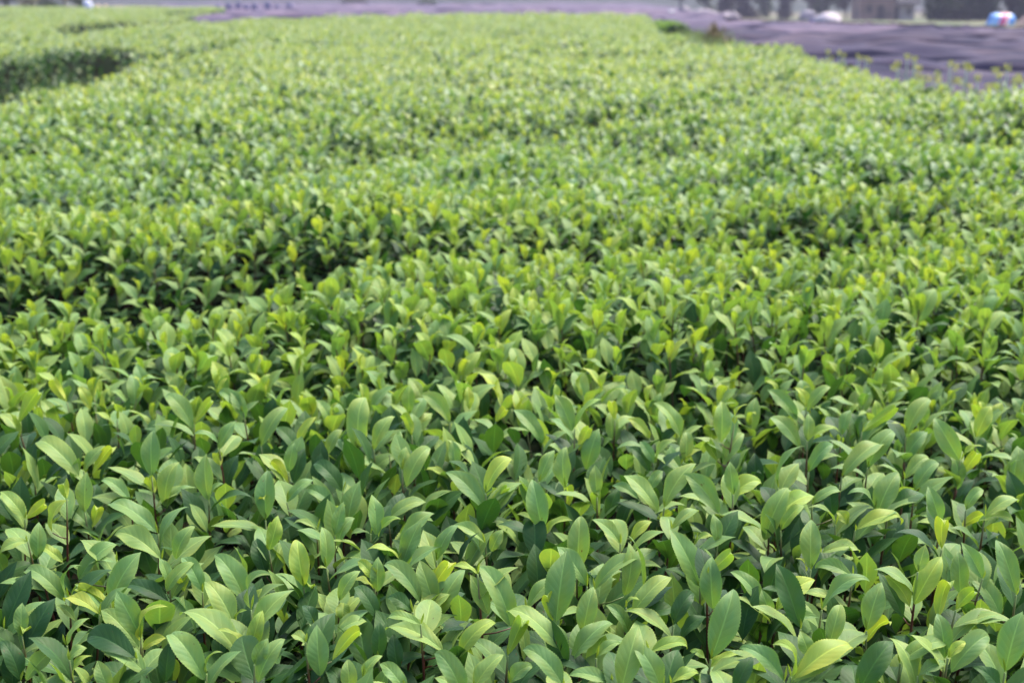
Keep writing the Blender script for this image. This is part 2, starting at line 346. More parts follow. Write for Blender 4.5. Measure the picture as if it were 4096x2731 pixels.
# ------------------------------------------------------------------ tea shoots: photograph transcription
# tile origin; every leaf = bx,by,tx,ty,width,(m mature | y young | d dark),(f face | b back | e edge)
TILES = {1: (0, 2100), 2: (1000, 2100), 3: (2000, 2100), 4: (3046, 2100), 5: (0, 1550), 6: (1000, 1550), 7: (2000, 1550), 8: (3046, 1550)}
SH = '''
1|990,700,1265,240,200,mf;965,700,705,590,130,yb
1|1265,1010,1040,580,210,mf;1255,1110,905,760,200,mf;1270,1050,1505,730,90,ye;1280,1115,1490,1010,110,yf
1|195,990,200,690,165,mf;220,1110,495,650,220,df;200,1110,205,975,230,yb
1|585,690,220,430,160,mf;630,660,740,365,90,me
1|40,930,280,400,200,df
1|895,800,580,685,100,yf;680,860,505,730,80,mf
1|1450,310,1025,90,170,mf;1575,310,1750,10,220,mf
1|1490,600,1755,330,110,mf;1520,530,1425,290,170,mf;1520,690,1100,560,170,df;1650,600,1640,500,130,yb
1|1815,600,1630,290,180,mf
1|2200,690,1920,265,230,mf;2250,780,2352,560,120,yf
1|2110,920,1830,505,230,mf;2110,920,2215,760,70,ye
1|2215,1120,1930,940,70,ye;2180,1230,1610,810,200,mf;2240,1140,2352,760,130,yf
1|1840,1400,1525,990,260,mf;1850,1330,2000,1140,80,ye;1480,1413,1530,1030,170,df
1|185,1400,0,1040,240,df;230,1400,535,1090,110,mf
1|1320,1350,860,1095,130,mf;1230,1200,780,1030,230,df
1|980,1500,870,1210,290,mf
1|700,500,1055,180,170,mf;1050,340,780,375,70,me
1|340,300,350,-30,210,mf;570,340,340,195,100,yf
1|250,150,0,250,140,mf
1|600,1080,820,830,110,me
1|665,1400,830,1170,90,ye;620,1210,780,1100,110,mf
2|170,225,250,-90,220,yf;150,460,50,110,190,df
2|485,555,430,135,185,yf;510,660,400,330,230,mf;500,630,540,560,200,yb
2|685,385,640,15,200,mf;700,400,600,400,40,ye
2|10,1050,400,580,130,mf;10,760,200,450,100,me
2|800,680,990,410,130,mf;840,690,835,845,210,yf
2|1145,600,1150,280,190,mf;1110,490,965,325,110,yf;1110,580,905,500,90,ye
2|1530,700,1195,375,170,mf;1660,750,1520,315,210,mf;1550,690,1765,400,80,yb;1655,880,1930,400,100,mf
2|2340,920,2040,375,230,mf;2140,810,1970,440,150,mf;2040,440,1810,380,60,ye
2|1745,1140,1210,940,180,mf;1530,890,1230,840,80,mf;1870,1190,2205,880,120,yf
2|630,1360,600,885,240,mf;730,1220,980,1000,110,yb;500,1050,370,985,120,mf
2|1150,1200,1160,860,190,df;1330,1300,1290,970,240,df
2|890,1500,870,1200,240,mf;1010,1380,1190,1170,110,mf
2|1400,1500,1160,1240,250,mf
2|1900,1550,1650,1150,330,mf;2000,1480,2275,1160,200,mf
2|70,1413,315,1020,110,mf;40,1250,160,1010,140,mf
2|590,920,470,720,250,df
2|1150,850,940,560,190,df;1460,780,1230,650,160,df
2|780,960,1050,870,130,mf;750,940,620,880,90,yf
2|1355,370,1540,-50,130,mf;1340,310,1030,240,70,ye;1400,370,1440,120,140,mf
2|1670,320,1870,0,120,mf
2|2110,160,1820,0,100,mf;2160,240,2270,40,110,mf
3|500,880,600,220,290,mf;470,860,430,650,250,yb
3|780,550,510,190,170,mf
3|240,760,530,500,150,mf
3|740,980,840,550,230,mf
3|850,580,1250,320,170,mf;1110,640,1150,150,180,mf
3|1180,800,1540,470,160,mf;1200,890,1590,790,170,df;1150,1000,940,720,130,mf;1130,740,1250,670,90,ye
3|540,1120,60,780,150,mf;600,1260,430,830,250,df;630,1220,1010,890,110,mf
3|570,1450,200,1120,240,mf
3|90,1413,290,1270,150,mf
3|1000,1413,610,1350,160,mf
3|1080,1500,1240,910,200,mf
3|1440,1480,1180,1060,230,mf
3|1790,560,1520,30,240,mf
3|1740,180,1910,110,70,ye
3|1910,760,1900,280,205,mf;1850,450,2050,260,150,yb
3|1890,1200,2090,570,260,mf;1860,1300,2140,1160,100,ye;1840,1190,1700,1130,70,yf
3|2352,730,2060,420,130,mf;2352,960,2220,600,200,mf
3|70,1170,190,920,160,yb
3|1530,1413,1780,1340,120,yf
3|1340,1140,1670,1110,100,yf
3|860,1190,1080,1060,100,mf
3|2100,1500,2260,1180,280,df
4|200,1400,-203,1110,150,mf
3|1550,900,1740,620,200,df;1620,1010,1850,820,160,df
4|125,770,480,490,140,yf;90,840,0,570,130,mf;130,950,520,830,90,me
4|350,930,130,340,230,df
4|440,400,450,-50,205,mf;395,420,300,300,60,ye
4|530,250,875,245,110,mf
4|815,465,480,390,110,mf
4|540,760,975,510,110,me
4|940,950,1080,510,270,mf;905,1080,1150,900,130,yb
4|600,1090,700,710,225,mf
4|290,1380,810,1110,150,yf;250,1420,725,1210,150,yf;265,1360,95,1070,80,ye
4|870,1500,1175,1040,240,df
4|430,1180,345,945,140,mf
4|1335,740,1095,450,110,yf;1360,720,1615,280,170,yf;1400,420,1470,170,195,mf;1270,830,1040,420,150,df
4|1615,220,1640,0,225,yb
4|1780,620,1760,230,230,mf;1980,480,1790,150,160,mf
4|2280,625,2100,130,190,mf;2140,840,1830,435,90,mf
4|1580,850,1700,570,190,yb;1740,760,1900,620,140,yb
4|1640,1200,1570,790,160,mf
4|1240,1240,1660,1080,140,mf
4|1690,1330,2045,1010,200,mf;1670,1190,1830,1050,90,yf
4|2180,1320,2340,770,290,mf
4|1400,1350,1650,1250,120,mf
4|2150,1500,1890,1270,300,df
5|760,1120,780,750,180,mf;825,1260,860,1110,150,yb;830,1290,580,1090,150,mf
5|1390,950,1330,810,200,yb;1360,800,1370,385,205,mf;1480,1080,1610,670,130,mf;1490,1090,1725,890,80,mf
5|1870,1020,1850,590,195,mf;1870,1000,2005,860,70,me
5|1975,700,1950,590,170,yb;1960,560,2110,300,90,mf;1960,510,1730,430,80,me
5|1420,1310,970,1060,200,mf
5|720,810,335,520,160,mf;750,750,945,520,90,mf;820,800,1000,595,90,yb
5|310,810,260,670,200,yb;230,1060,350,640,70,ye
5|225,1180,0,930,150,mf;230,1180,390,1060,130,yb
5|470,1300,620,1010,140,ye;600,1000,580,880,190,yb
5|1050,290,1000,160,150,yb;1030,340,800,240,60,ye
5|1730,370,1480,85,160,mf;1740,330,1880,150,80,yb
5|600,130,500,-60,180,yb;810,200,700,0,130,yf
5|2180,220,1960,50,120,mf;2200,290,2080,20,180,mf
5|330,380,310,200,160,yb;160,330,340,75,110,yb
5|1175,1020,910,840,90,mf
6|970,560,1040,90,230,mf;950,560,1030,320,160,yf;960,765,780,615,190,yb;1010,900,1325,625,140,mf;1015,1100,750,1000,80,ye
6|1130,1330,1090,955,190,mf;1150,1350,1355,1180,80,ye;1080,1310,905,1350,60,me
6|1240,1180,1580,1030,120,mf
6|1350,1413,1655,1130,130,mf
6|140,1190,160,740,235,mf;140,1190,130,1010,170,yb
6|350,860,190,700,90,yb;345,760,400,490,120,mf;390,860,490,540,160,df
6|1430,240,1440,-30,150,yf
6|1450,430,1350,270,180,yb
6|1965,200,1950,-10,190,yf;1960,460,1715,350,80,ye
6|1790,320,1530,70,130,mf
6|2200,310,2290,205,130,yb
6|1840,740,1810,470,190,mf;1840,760,1850,680,190,yb;1780,820,1540,770,90,ye
6|2110,1100,1750,760,150,mf;2110,950,2352,650,140,yf;2120,1060,2290,910,70,yb;2170,1180,2400,900,120,mf;2120,1370,1820,1240,100,mf
6|1400,900,1620,550,90,mf;1360,740,1400,530,170,mf
6|760,1330,840,1020,100,mf;790,1413,940,1170,130,mf
6|770,1070,490,910,120,mf;330,1030,575,830,110,mf
6|600,1280,390,1230,60,me
6|100,530,340,190,120,mf
6|440,520,600,260,70,ye
6|830,940,570,690,190,df
6|1250,600,1350,390,130,mf
6|700,600,830,380,130,mf
6|1110,560,1300,260,100,mf
7|700,570,800,370,190,yb;770,750,890,365,160,mf;650,400,490,60,190,mf;670,370,940,110,60,ye
7|590,910,600,530,170,mf;600,1080,580,910,250,yb
7|870,980,850,690,170,mf;890,1160,890,980,170,yb;960,1180,1070,900,170,df
7|375,1290,290,820,210,mf;320,1260,135,1150,80,ye;390,1390,650,1190,70,ye
7|1030,290,1000,140,160,yb;1000,480,1000,200,180,mf
7|1380,680,1250,480,140,mf;1400,680,1590,490,80,me;1340,760,1150,540,190,df
7|1620,460,1370,140,130,mf
7|1660,680,1670,400,170,mf;1620,690,1810,560,80,ye
7|1950,660,1880,490,200,yb;1980,500,1980,120,205,mf;2000,700,2190,415,130,mf;2100,330,2220,150,100,ye
7|1965,1140,1640,770,160,mf;2090,960,2060,660,200,mf
7|1470,1080,1760,680,150,mf;1420,1130,1100,790,160,mf;1400,1180,1550,1130,80,yb
7|2000,1060,2340,870,110,yf
7|1950,1400,1910,1130,150,mf
7|1080,1400,820,1180,140,mf
7|1170,1380,1360,1200,90,yf
7|690,1640,720,1150,210,mf
7|1240,1000,1000,880,80,mf;1330,930,1460,745,120,mf
7|385,510,115,200,150,mf
7|1340,460,1140,280,70,yf
7|350,850,490,560,110,mf
7|1540,1270,1780,1110,100,mf
8|320,300,50,20,120,mf;400,180,290,0,100,ye;410,220,620,0,110,mf
8|340,540,75,280,150,mf;410,480,420,230,140,mf;400,500,700,410,80,ye
8|720,430,800,200,190,mf;640,550,700,450,150,yb
8|150,900,400,520,90,me
8|420,760,645,520,90,mf
8|880,540,1130,260,120,mf;900,400,1200,180,70,yb
8|720,800,1080,530,170,mf
8|950,720,1190,410,190,mf
8|1290,450,1520,120,150,mf;1290,420,1160,325,80,ye;1270,680,1490,400,110,mf
8|1280,820,1500,640,120,mf
8|1370,930,1590,680,160,mf
8|1780,660,1550,270,180,mf;1790,780,1930,600,220,yb;1750,920,1700,600,130,mf;1800,650,1990,530,60,ye
8|1920,450,2060,165,180,yf
8|1030,1160,1230,760,210,mf;1010,1100,770,960,90,me
8|840,1280,1245,1230,110,yf
8|70,1220,480,980,150,yf;20,1380,240,900,150,mf
8|170,1280,380,1060,110,yf
8|1600,1230,1490,880,200,mf
8|1830,1100,1990,920,180,mf;1790,1250,1990,1160,120,yb
8|2000,1160,2290,1030,90,mf;1930,1200,2260,1230,60,ye
8|770,1230,670,1110,100,yf
8|630,1180,600,870,160,df;450,1050,705,940,90,mf
8|1130,1150,1470,990,190,df
8|660,1230,410,1080,80,me
'''
CAMV = Vector((0, 0, CAMH)); UP = Vector((0, 0, 1))
SHOOTS = []       # (root object, node px, node py, descriptors)
def stem_mesh(parent, pts, r0, r1, twigs=()):
    mb = MB(); n = len(pts)
    mb.tube(pts, [r0 + (r1 - r0) * i / (n - 1) for i in range(n)], 6)
    nmain = len(mb.v)
    for tw in twigs: mb.tube(tw, [0.0011, 0.0009, 0.0008][:len(tw)], 5)
    z = np.array([p[2] for p in mb.v]); top = z.max()
    f = np.clip((top - 0.012 - z) / 0.03, 0, 1)[:, None]
    T = np.array([[0.13, 0.20, 0.045]]) * (1 - f) + np.array([[0.10, 0.028, 0.018]]) * f
    return mb.build('stem', M_STEM, parent, True, T)
def col_of(kind):
    k = {'m': 0, 'y': 1, 'd': 2}[kind]
    return tuple(pal(np.array([k]), 1)[0])
def hero_leaf(parent, base, tip, wd, kind, face, org):
    d = tip - base; Lc = d.length
    toc = (CAMV - base).normalized(); side = Vector((random.gauss(0, .22), 0, 0))
    if face == 'f': n = toc * 1.0 + UP * 0.55 + side
    elif face == 'b': n = -toc + UP * 0.25 + side
    else: n = UP + toc * 0.25 + side
    young = kind == 'y'; diag = face == 'f' and abs(d.x) > .6 * abs(d.z)
    if diag: n = toc * .75 + UP * 1.0 + side * .6
    bend = random.uniform(0.25, 0.75) if not young else random.uniform(0.4, 0.9)
    tb = random.uniform(0.5, 1.5)
    if face == 'b': bend, tb = random.uniform(0.4, 0.8), random.uniform(1.6, 2.6)
    if face == 'e': bend = random.uniform(0.7, 1.2)
    if diag: bend = random.uniform(.75, 1.25)
    fold = random.uniform(0.22, 0.48) if face != 'b' else random.uniform(0.45, 0.75)
    rip = random.uniform(0.05, 0.12) if not young else random.uniform(0.08, 0.15)
    P, F, UV = leaf_batch(1, 56, 6, Lc, wd, bend, fold, rip, random.uniform(0, 6.3), teeth=20, tipbend=tb, twist=random.uniform(-.5, .5))
    Vw = place_batch(P, np.array([base - org]), np.array([d]), np.array([n]))[0]
    o = obj('leaf', mesh_np('leaf', Vw, F, M_LEAF, UV), parent)
    c = col_of(kind); o.color = (*c, 1); return o
def T(tile, x, y):
    ox, oy = TILES[tile]; return ox + x * 0.44643, oy + y * 0.44643
occ = []
for line in SH.strip().splitlines():
    tl, rest = line.split('|'); tl = int(tl)
    lv = [l.split(',') for l in rest.split(';')]
    lv = [(tuple(int(q) for q in l[:5]), l[5]) for l in lv]
    px, py = T(tl, lv[0][0][0], lv[0][0][1])
    node = on_plane(px, py, HC - 0.035); yc = node.y
    bases = []; org = None; descr = []
    root = empty('tea_shoot', node); org = node
    for k, ((bx, by, tx, ty, wd), kf) in enumerate(lv):
        b = at_depth(*T(tl, bx, by), yc + (0.002 * k))
        t0 = at_depth(*T(tl, tx, ty), yc); la = (t0 - b).length
        kd = {'f': random.uniform(0.25, 0.5), 'b': -random.uniform(0.2, 0.45), 'e': random.uniform(-0.25, 0.25)}[kf[1]]
        if kf[1] == 'f' and ty > by: kd = -0.5
        tip = at_depth(*T(tl, tx, ty), yc + kd * la)
        scale = (py + 5) / (CAMH - HC + 0.035)
        wdm = wd * 0.44643 / scale
        wdm = max(wdm, 0.36 * (tip - b).length * (0.8 if kf[1] != 'f' else 1.0)) * 1.06
        wdm = min(wdm, 0.43 * max((tip - b).length, 0.045))
        hero_leaf(root, b, tip, wdm, kf[0], kf[1], org); bases.append(b)
        descr.append(kf)
        occ.append((tip.x, tip.y)); 
    top = max(bases, key=lambda p: p.z)
    foot = Vector((sum(p.x for p in bases) / len(bases) + random.uniform(-.012, .012), yc + random.uniform(0, .02), node.z - 0.17))
    mid = top.lerp(foot, 0.45) + Vector((random.uniform(-.004, .004), 0, 0))
    pts = [foot - org, mid.lerp(foot, .5) - org, mid - org, top.lerp(mid, .5) - org, top - org]
    tws = []
    for b in bases:
        if b is top: continue
        z = min(b.z - 0.012, top.z - 0.004); f = (top.z - z) / max(top.z - foot.z, 1e-4)
        a = top.lerp(foot, min(max(f, 0), 1)); tws.append([a - org, a.lerp(b, .5) - Vector((0, 0, .002)) - org, b - org])
    # lower leaves along the stem
    for q in range(random.choice([4, 5, 5])):
        f = min(.14 + .17 * q + random.uniform(-.04, .04), .92); a = top.lerp(foot, f); az = q * 2.4 + random.uniform(0, 6.28); inc = R(random.uniform(42, 85))
        if q == 0: az = random.choice([R(90), R(20), R(160)]) + random.uniform(-.5, .5)
        dd = Vector((math.cos(az) * math.sin(inc), math.sin(az) * math.sin(inc), math.cos(inc))); Lq = random.uniform(.06, .085)
        nv_ = Vector((-math.cos(az) * math.cos(inc) + random.gauss(0, .15), -math.sin(az) * math.cos(inc), math.sin(inc)))
        P, F, UV = leaf_batch(1, 40, 6, Lq, Lq * random.uniform(.4, .5), random.uniform(.4, .9), random.uniform(.15, .35), .04, random.uniform(0, 6), teeth=12, tipbend=random.uniform(.1, .8))
        Vw = place_batch(P, np.array([a - org]), np.array([dd]), np.array([nv_]))[0]
        o = obj('leaf', mesh_np('leaf', Vw, F, M_LEAF, UV), root); o.color = (*col_of('m' if q < 2 and random.random() < .6 else 'd'), 1)
    # apical bud
    mbt = stem_mesh(root, pts, 0.0023, 0.0013, tws)
    P, F, UV = leaf_batch(1, 8, 4, random.uniform(.012, .022), .0045, .3, 1.1, 0, 0)
    Vb = place_batch(P, np.array([top - org]), np.array([[random.uniform(-.3, .3), random.uniform(-.2, .3), 1.0]]), np.array([[0, -1.0, 0.1]]))[0]
    o = obj('bud', mesh_np('bud', Vb, F, M_LEAF, UV), root); o.color = (0.26, 0.36, 0.06, 1)
    SHOOTS.append([root, px, py, descr, 'hand'])
# ------------------------------------------------------------------ random shoots (arrays)
def shoot_arrays(n, nl, scale=1.0, lean=0.12):
    """leaf parameters for n shoots with nl leaves each -> dict of (n*nl,) arrays relative to shoot top"""
    i = np.tile(np.arange(nl), n); s = np.repeat(np.arange(n), nl)
    az = np.repeat(rng.random(n) * 6.283, nl) + i * 2.4 + rng.normal(0, .3, n * nl)
    inc = np.radians(np.clip(22 + i * 12 + rng.normal(0, 9, n * nl), 4, 95))
    L = np.where(i == 0, rng.uniform(.036, .056, n * nl), np.where(i == 1, rng.uniform(.060, .082, n * nl), rng.uniform(.070, .100, n * nl))) * scale
    W = L * rng.uniform(.38, .50, n * nl)
    dz = -(i * 0.017 + rng.random(n * nl) * .005) * scale
    d = np.stack([np.cos(az) * np.sin(inc), np.sin(az) * np.sin(inc), np.cos(inc)], -1)
    nn = np.stack([-np.cos(az) * np.cos(inc), -np.sin(az) * np.cos(inc), np.sin(inc)], -1) + rng.normal(0, .16, (n * nl, 3))
    kind = np.where(i == 0, 1, np.where((i == 1) & (rng.random(n * nl) < .35), 1, 0)); kind = np.where((i >= 4) & (rng.random(n * nl) < .6), 2, kind)
    bend = rng.uniform(.3, 1.0, n * nl); tb = np.where(i == 0, rng.uniform(.5, 1.8, n * nl), rng.uniform(0.1, 1.1, n * nl))
    fold = np.where(i == 0, rng.uniform(.35, .7, n * nl), rng.uniform(.15, .38, n * nl)); rip = np.where(i == 0, .09, rng.uniform(.03, .09, n * nl))
    return dict(i=i, s=s, L=L, W=W, dz=dz, d=d, n=nn, kind=kind, bend=bend, tb=tb, fold=fold, rip=rip, ph=rng.random(n * nl) * 6.28)
def leaves_from(A, base, nu, nv, teeth=0):
    m = len(A['L'])
    P, F, UV = leaf_batch(m, nu, nv, A['L'], A['W'], A['bend'], A['fold'], A['rip'], A['ph'], teeth=teeth, tipbend=A['tb'])
    return place_batch(P, base, A['d'], A['n']), F, UV
# ---- prototypes, then copies
PROTO = []
for p in range(16):
    nl = random.choice([4, 5, 5, 6]); A = shoot_arrays(1, nl)
    root = empty('tea_shoot', (0, 0, 0)); kids = []
    lean = np.array([random.uniform(-.12, .12), random.uniform(-.12, .12)])
    base = np.stack([A['dz'] * lean[0], A['dz'] * lean[1], A['dz']], -1)
    Pw, F, UV = leaves_from(A, base, 48, 6, 16)
    for k in range(nl):
        o = obj('leaf', mesh_np('leaf', Pw[k], F, M_LEAF, UV), root); o['k'] = int(A['kind'][k]); kids.append(o)
    L = .19
    stem_mesh(root, [(-L * lean[0] * 1.3, -L * lean[1], -L), (-.5 * L * lean[0], -.5 * L * lean[1], -.5 * L), (0, 0, -.002)], .0017, .0011)
    P, F2, UV2 = leaf_batch(1, 8, 4, random.uniform(.010, .02), .0042, .3, 1.1, 0, 0)
    Vb = place_batch(P, np.array([[0, 0, 0.]]), np.array([[.1, .1, 1.]]), np.array([[0, -1, .1]]))[0]
    o = obj('bud', mesh_np('bud', Vb, F2, M_LEAF, UV2), root); o.color = (0.26, 0.36, 0.06, 1)
    PROTO.append(root)
def copy_tree(src):
    r = src.copy(); COL.objects.link(r)
    for ch in src.children:
        c = ch.copy(); COL.objects.link(c); c.parent = r
    return r
def recolor(r):
    hue = random.random()
    for c in r.children:
        if 'k' in c.keys():
            c.color = (*pal(np.array([c['k']]), 1)[0], 1)
NHAND = len(SHOOTS); NFILL = 300 - NHAND
# candidate positions: jittered grid in the hero zone; keep those that fill gaps
cand = []
y = 1.30
while y < 3.05:
    x = -0.42 * y - 0.03
    while x < 0.42 * y + 0.03:
        cx, cy = x + random.uniform(-.03, .03), y + random.uniform(-.03, .03)
        q = to_px(cx, cy, HC)
        cand.append((cx, cy, q[0], q[1])); x += 0.088
    y += 0.088
hp = [(s[0].location.x, s[0].location.y) for s in SHOOTS]
upper = [c for c in cand if c[3] < 1570]; lower = [c for c in cand if c[3] >= 1570]
upper.sort(key=lambda c: c[1])
lower = [(min(math.hypot(c[0] - h[0], (c[1] - h[1]) * .7) for h in hp), c) for c in lower]
lower.sort(key=lambda q: -q[0])
nlow = min(len(lower), int(NFILL * 0.42))
fill = [(c, 'low') for _, c in lower[:nlow]] + [(c, 'up') for c in upper[:NFILL - nlow]]
YMAX_HERO = max(c[1] for c, k in fill)
used = set()
for j, (c, zone) in enumerate(fill):
    pi = j % len(PROTO)
    r = PROTO[pi] if pi not in used else copy_tree(PROTO[pi])
    used.add(pi)
    h = float(canopy(np.array([c[0]]), np.array([c[1]]))[0][0])
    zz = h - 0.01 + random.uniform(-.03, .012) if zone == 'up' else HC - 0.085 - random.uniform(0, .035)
    r.location = (c[0], c[1], zz); r.rotation_euler = (random.gauss(0, .13), random.gauss(0, .13), random.uniform(0, 6.283))
    s = random.uniform(.88, 1.12); r.scale = (s, s, s); recolor(r)
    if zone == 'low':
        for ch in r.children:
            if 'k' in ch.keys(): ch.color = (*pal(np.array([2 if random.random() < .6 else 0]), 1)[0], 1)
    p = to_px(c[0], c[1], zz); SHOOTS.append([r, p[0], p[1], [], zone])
for i, pr in enumerate(PROTO):
    if i not in used:
        for ch in list(pr.children): bpy.data.objects.remove(ch)
        bpy.data.objects.remove(pr)
for o in COL.objects:
    if 'k' in o.keys(): del o['k']
# ---- labels: rows by distance, then order from the left
ORD = ['first', 'second', 'third', 'fourth', 'fifth', 'sixth', 'seventh', 'eighth', 'ninth', 'tenth', 'eleventh', 'twelfth', 'thirteenth', 'fourteenth', 'fifteenth', 'sixteenth', 'seventeenth', 'eighteenth', 'nineteenth', 'twentieth', 'twenty-first', 'twenty-second', 'twenty-third', 'twenty-fourth', 'twenty-fifth'] + ['twenty-sixth'] * 0 + ['thirtieth' if q == 30 else 'fortieth' if q == 40 else ('twenty-' if q < 30 else ('thirty-' if q < 40 else 'forty-')) + ['', 'first', 'second', 'third', 'fourth', 'fifth', 'sixth', 'seventh', 'eighth', 'ninth'][q % 10] for q in range(26, 60) if q % 10 or q in (30, 40)]
SHOOTS.sort(key=lambda s: -s[2])
NB = 15; per = 20
NUM = ['', 'two', 'three', 'four', 'five', 'six', 'seven', 'eight', 'nine', 'ten', 'eleven', 'twelve', 'thirteen', 'fourteen', 'fifteen']
for b in range(NB):
    band = sorted(SHOOTS[b * per:(b + 1) * per], key=lambda s: s[1])
    for i, (r, px, py, dsc, zn) in enumerate(band):
        ks = ''.join(dsc)
        if zn == 'hand':
            if 'yb' in ks: look = 'tea shoot with a curled yellow-green young leaf'
            elif 'yf' in ks and 'mf' in ks: look = 'tea shoot mixing pale yellowish and broad green leaves'
            elif 'yf' in ks: look = 'tea shoot with pale yellow-green leaf'
            elif 'ye' in ks: look = 'tea shoot with a narrow arching yellowish leaf'
            elif 'df' in ks: look = 'tea shoot with broad dark green leaf'
            elif 'me' in ks: look = 'tea shoot with a narrow green leaf seen side-on'
            else: look = 'tea shoot with broad mid-green leaf'
        else: look = 'low tea shoot tucked under taller ones' if zn == 'low' else 'small tea shoot with several spreading leaves'
        row = 'front row' if b == 0 else 'row ' + NUM[b] + ' back'
        tag(r, '%s, %s from left, %s' % (look, ORD[i], row), 'tea shoot', 'tea shoots in the sharp foreground')
# ------------------------------------------------------------------ the rest of the tea as foliage masses
def sample(y0, y1, dens, wid=0.62, extra=1.0):
    area = (y1 - y0) * (wid * (y0 + y1) + 2 * extra); n = int(area * dens)
    # uniform over trapezoid by rejection, jittered for evenness
    yy = rng.uniform(y0, y1, int(n * 1.6)); wmax = wid * y1 + extra
    xx = rng.uniform(-wmax, wmax, len(yy)); m = np.abs(xx) < wid * yy + extra
    xx, yy = xx[m], yy[m]; k = int(min(len(xx), n)); return xx[:k], yy[:k]
def grid_sample(y0, y1, sp, wid, extra):
    ys = np.arange(y0, y1, sp); xs_, ys_ = [], []
    for q in ys:
        xs = np.arange(-wid * q - extra, wid * q + extra, sp); xs_.append(xs + rng.uniform(-.45, .45, len(xs)) * sp); ys_.append(q + rng.uniform(-.45, .45, len(xs)) * sp)
    return np.concatenate(xs_), np.concatenate(ys_)
BUCK = {'main': ([], []), 'h1': ([], []), 'h2': ([], []), 'h3': ([], [])}    # near material groups, far material groups
def bucket(x, y):
    px, py = to_px(x, y, HC)
    f1 = np.interp(px, [-4000, -500, 0, 416, 655, 774, 1010], [300, 320, 290, 240, 225, 205, 176])
    f2 = np.interp(px, [-4000, 180, 240, 300, 435, 560, 722], [100, 104, 112, 112, 96, 91, 87])
    f3 = np.interp(px, [-4000, -300, 115, 640, 780, 905], [66, 65, 61, 53, 46, 41])
    b = np.zeros(x.shape, int)
    left = px < 1010
    b[left & (py < f1)] = 1; b[(px < 722) & (py < f2)] = 2; b[(px < 905) & (py < f3)] = 3
    return b
def emit(groups_near, V, F, UV, T, x, y, nv_pts, far):
    pass
def add_leaves(x, y, zoff, A, nu, nv, far, teeth=0, scale=1.0):
    h, drop = canopy(x, y); hide = (drop > .13) & (y > 9) & (rng.random(len(x)) < .3)
    h = np.where(hide, h - .5, h)
    s = A['s']; base = np.stack([x[s], y[s], h[s] + zoff[s] + A['dz']], -1)
    base[:, :2] += A['dz'][:, None] * 0.1 * rng.normal(0, 1, (len(x), 2))[s]
    k = A['kind'].copy()
    dk = drop[s] * np.where(y[s] > 9, 1.6, 1); k[(dk > 0.16) & (rng.random(len(s)) < .78)] = 2; k[(dk > 0.14) & (k == 1) & (rng.random(len(s)) < .5)] = 0  # leaves down in the gaps go dark: shade put into the tint
    T = pal(k, len(s)); T[(dk > .28)] *= .85; T *= 1 + np.clip((y[s] - 3) / 9, 0, 1)[:, None] * np.where(k == 2, 0, 1)[:, None] * np.array([.80, .34, 1.5])  # gap shade deepened; far light painted in, leaves paler with distance
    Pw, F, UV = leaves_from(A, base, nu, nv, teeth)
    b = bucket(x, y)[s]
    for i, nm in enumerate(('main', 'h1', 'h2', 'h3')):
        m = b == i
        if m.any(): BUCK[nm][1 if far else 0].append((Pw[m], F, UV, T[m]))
    return base
def infield(x, y): return inside(FIELD, x, y) 
# near strip in front of and beside the named shoots, and behind them
x, y = grid_sample(0.95, 5.0, 0.088, 0.47, 0.95)
inz = (y > 1.27) & (y < YMAX_HERO + 0.03) & (np.abs(x) < 0.42 * y + 0.05)
m = ~inz & ~((y < 1.45) & (np.abs(x) < 0.42 * y + .05) & (y > 1.2)); x, y = x[m], y[m]
low = (y < 1.3)
A = shoot_arrays(len(x), 6); zo = rng.uniform(-.035, .015, len(x)) - np.where(low, .03, 0)
add_leaves(x, y, zo, A, 12, 4, False)
# stems for those shoots
hh = canopy(x, y)[0]; STX = (x, y, hh + zo)
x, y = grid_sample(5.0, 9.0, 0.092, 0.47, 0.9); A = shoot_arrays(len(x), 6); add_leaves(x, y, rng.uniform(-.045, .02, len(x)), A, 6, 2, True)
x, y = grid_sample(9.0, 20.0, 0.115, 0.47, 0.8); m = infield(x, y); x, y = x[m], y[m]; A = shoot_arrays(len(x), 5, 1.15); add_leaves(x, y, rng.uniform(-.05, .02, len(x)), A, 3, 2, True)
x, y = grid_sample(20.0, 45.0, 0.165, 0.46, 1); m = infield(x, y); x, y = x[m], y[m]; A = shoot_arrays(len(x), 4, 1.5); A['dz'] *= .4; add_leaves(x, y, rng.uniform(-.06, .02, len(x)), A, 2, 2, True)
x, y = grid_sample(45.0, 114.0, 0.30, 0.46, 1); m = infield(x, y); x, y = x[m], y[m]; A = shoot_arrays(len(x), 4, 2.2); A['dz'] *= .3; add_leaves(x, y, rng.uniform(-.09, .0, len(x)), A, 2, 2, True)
# understory: old leaves lying under the shoots
def under(y0, y1, dens, nu, nv, far, zlo, zhi, sc=1.0, i0=20, i1=95, pm=.25):
    x, y = sample(y0, y1, dens, 0.45, 0.8); m = infield(x, y); x, y = x[m], y[m]; n = len(x)
    az = rng.random(n) * 6.283; inc = np.radians(rng.uniform(i0, i1, n))
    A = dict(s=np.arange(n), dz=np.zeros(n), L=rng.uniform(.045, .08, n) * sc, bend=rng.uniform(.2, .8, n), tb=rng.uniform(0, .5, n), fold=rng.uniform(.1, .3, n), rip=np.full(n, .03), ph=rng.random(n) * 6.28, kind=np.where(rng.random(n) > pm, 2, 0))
    A['W'] = A['L'] * rng.uniform(.4, .52, n)
    A['d'] = np.stack([np.cos(az) * np.sin(inc), np.sin(az) * np.sin(inc), np.cos(inc)], -1)
    A['n'] = np.stack([-np.cos(az) * np.cos(inc), -np.sin(az) * np.cos(inc), np.sin(inc)], -1) + rng.normal(0, .25, (n, 3))
    add_leaves(x, y, -rng.uniform(zlo, zhi, n), A, nu, nv, far)
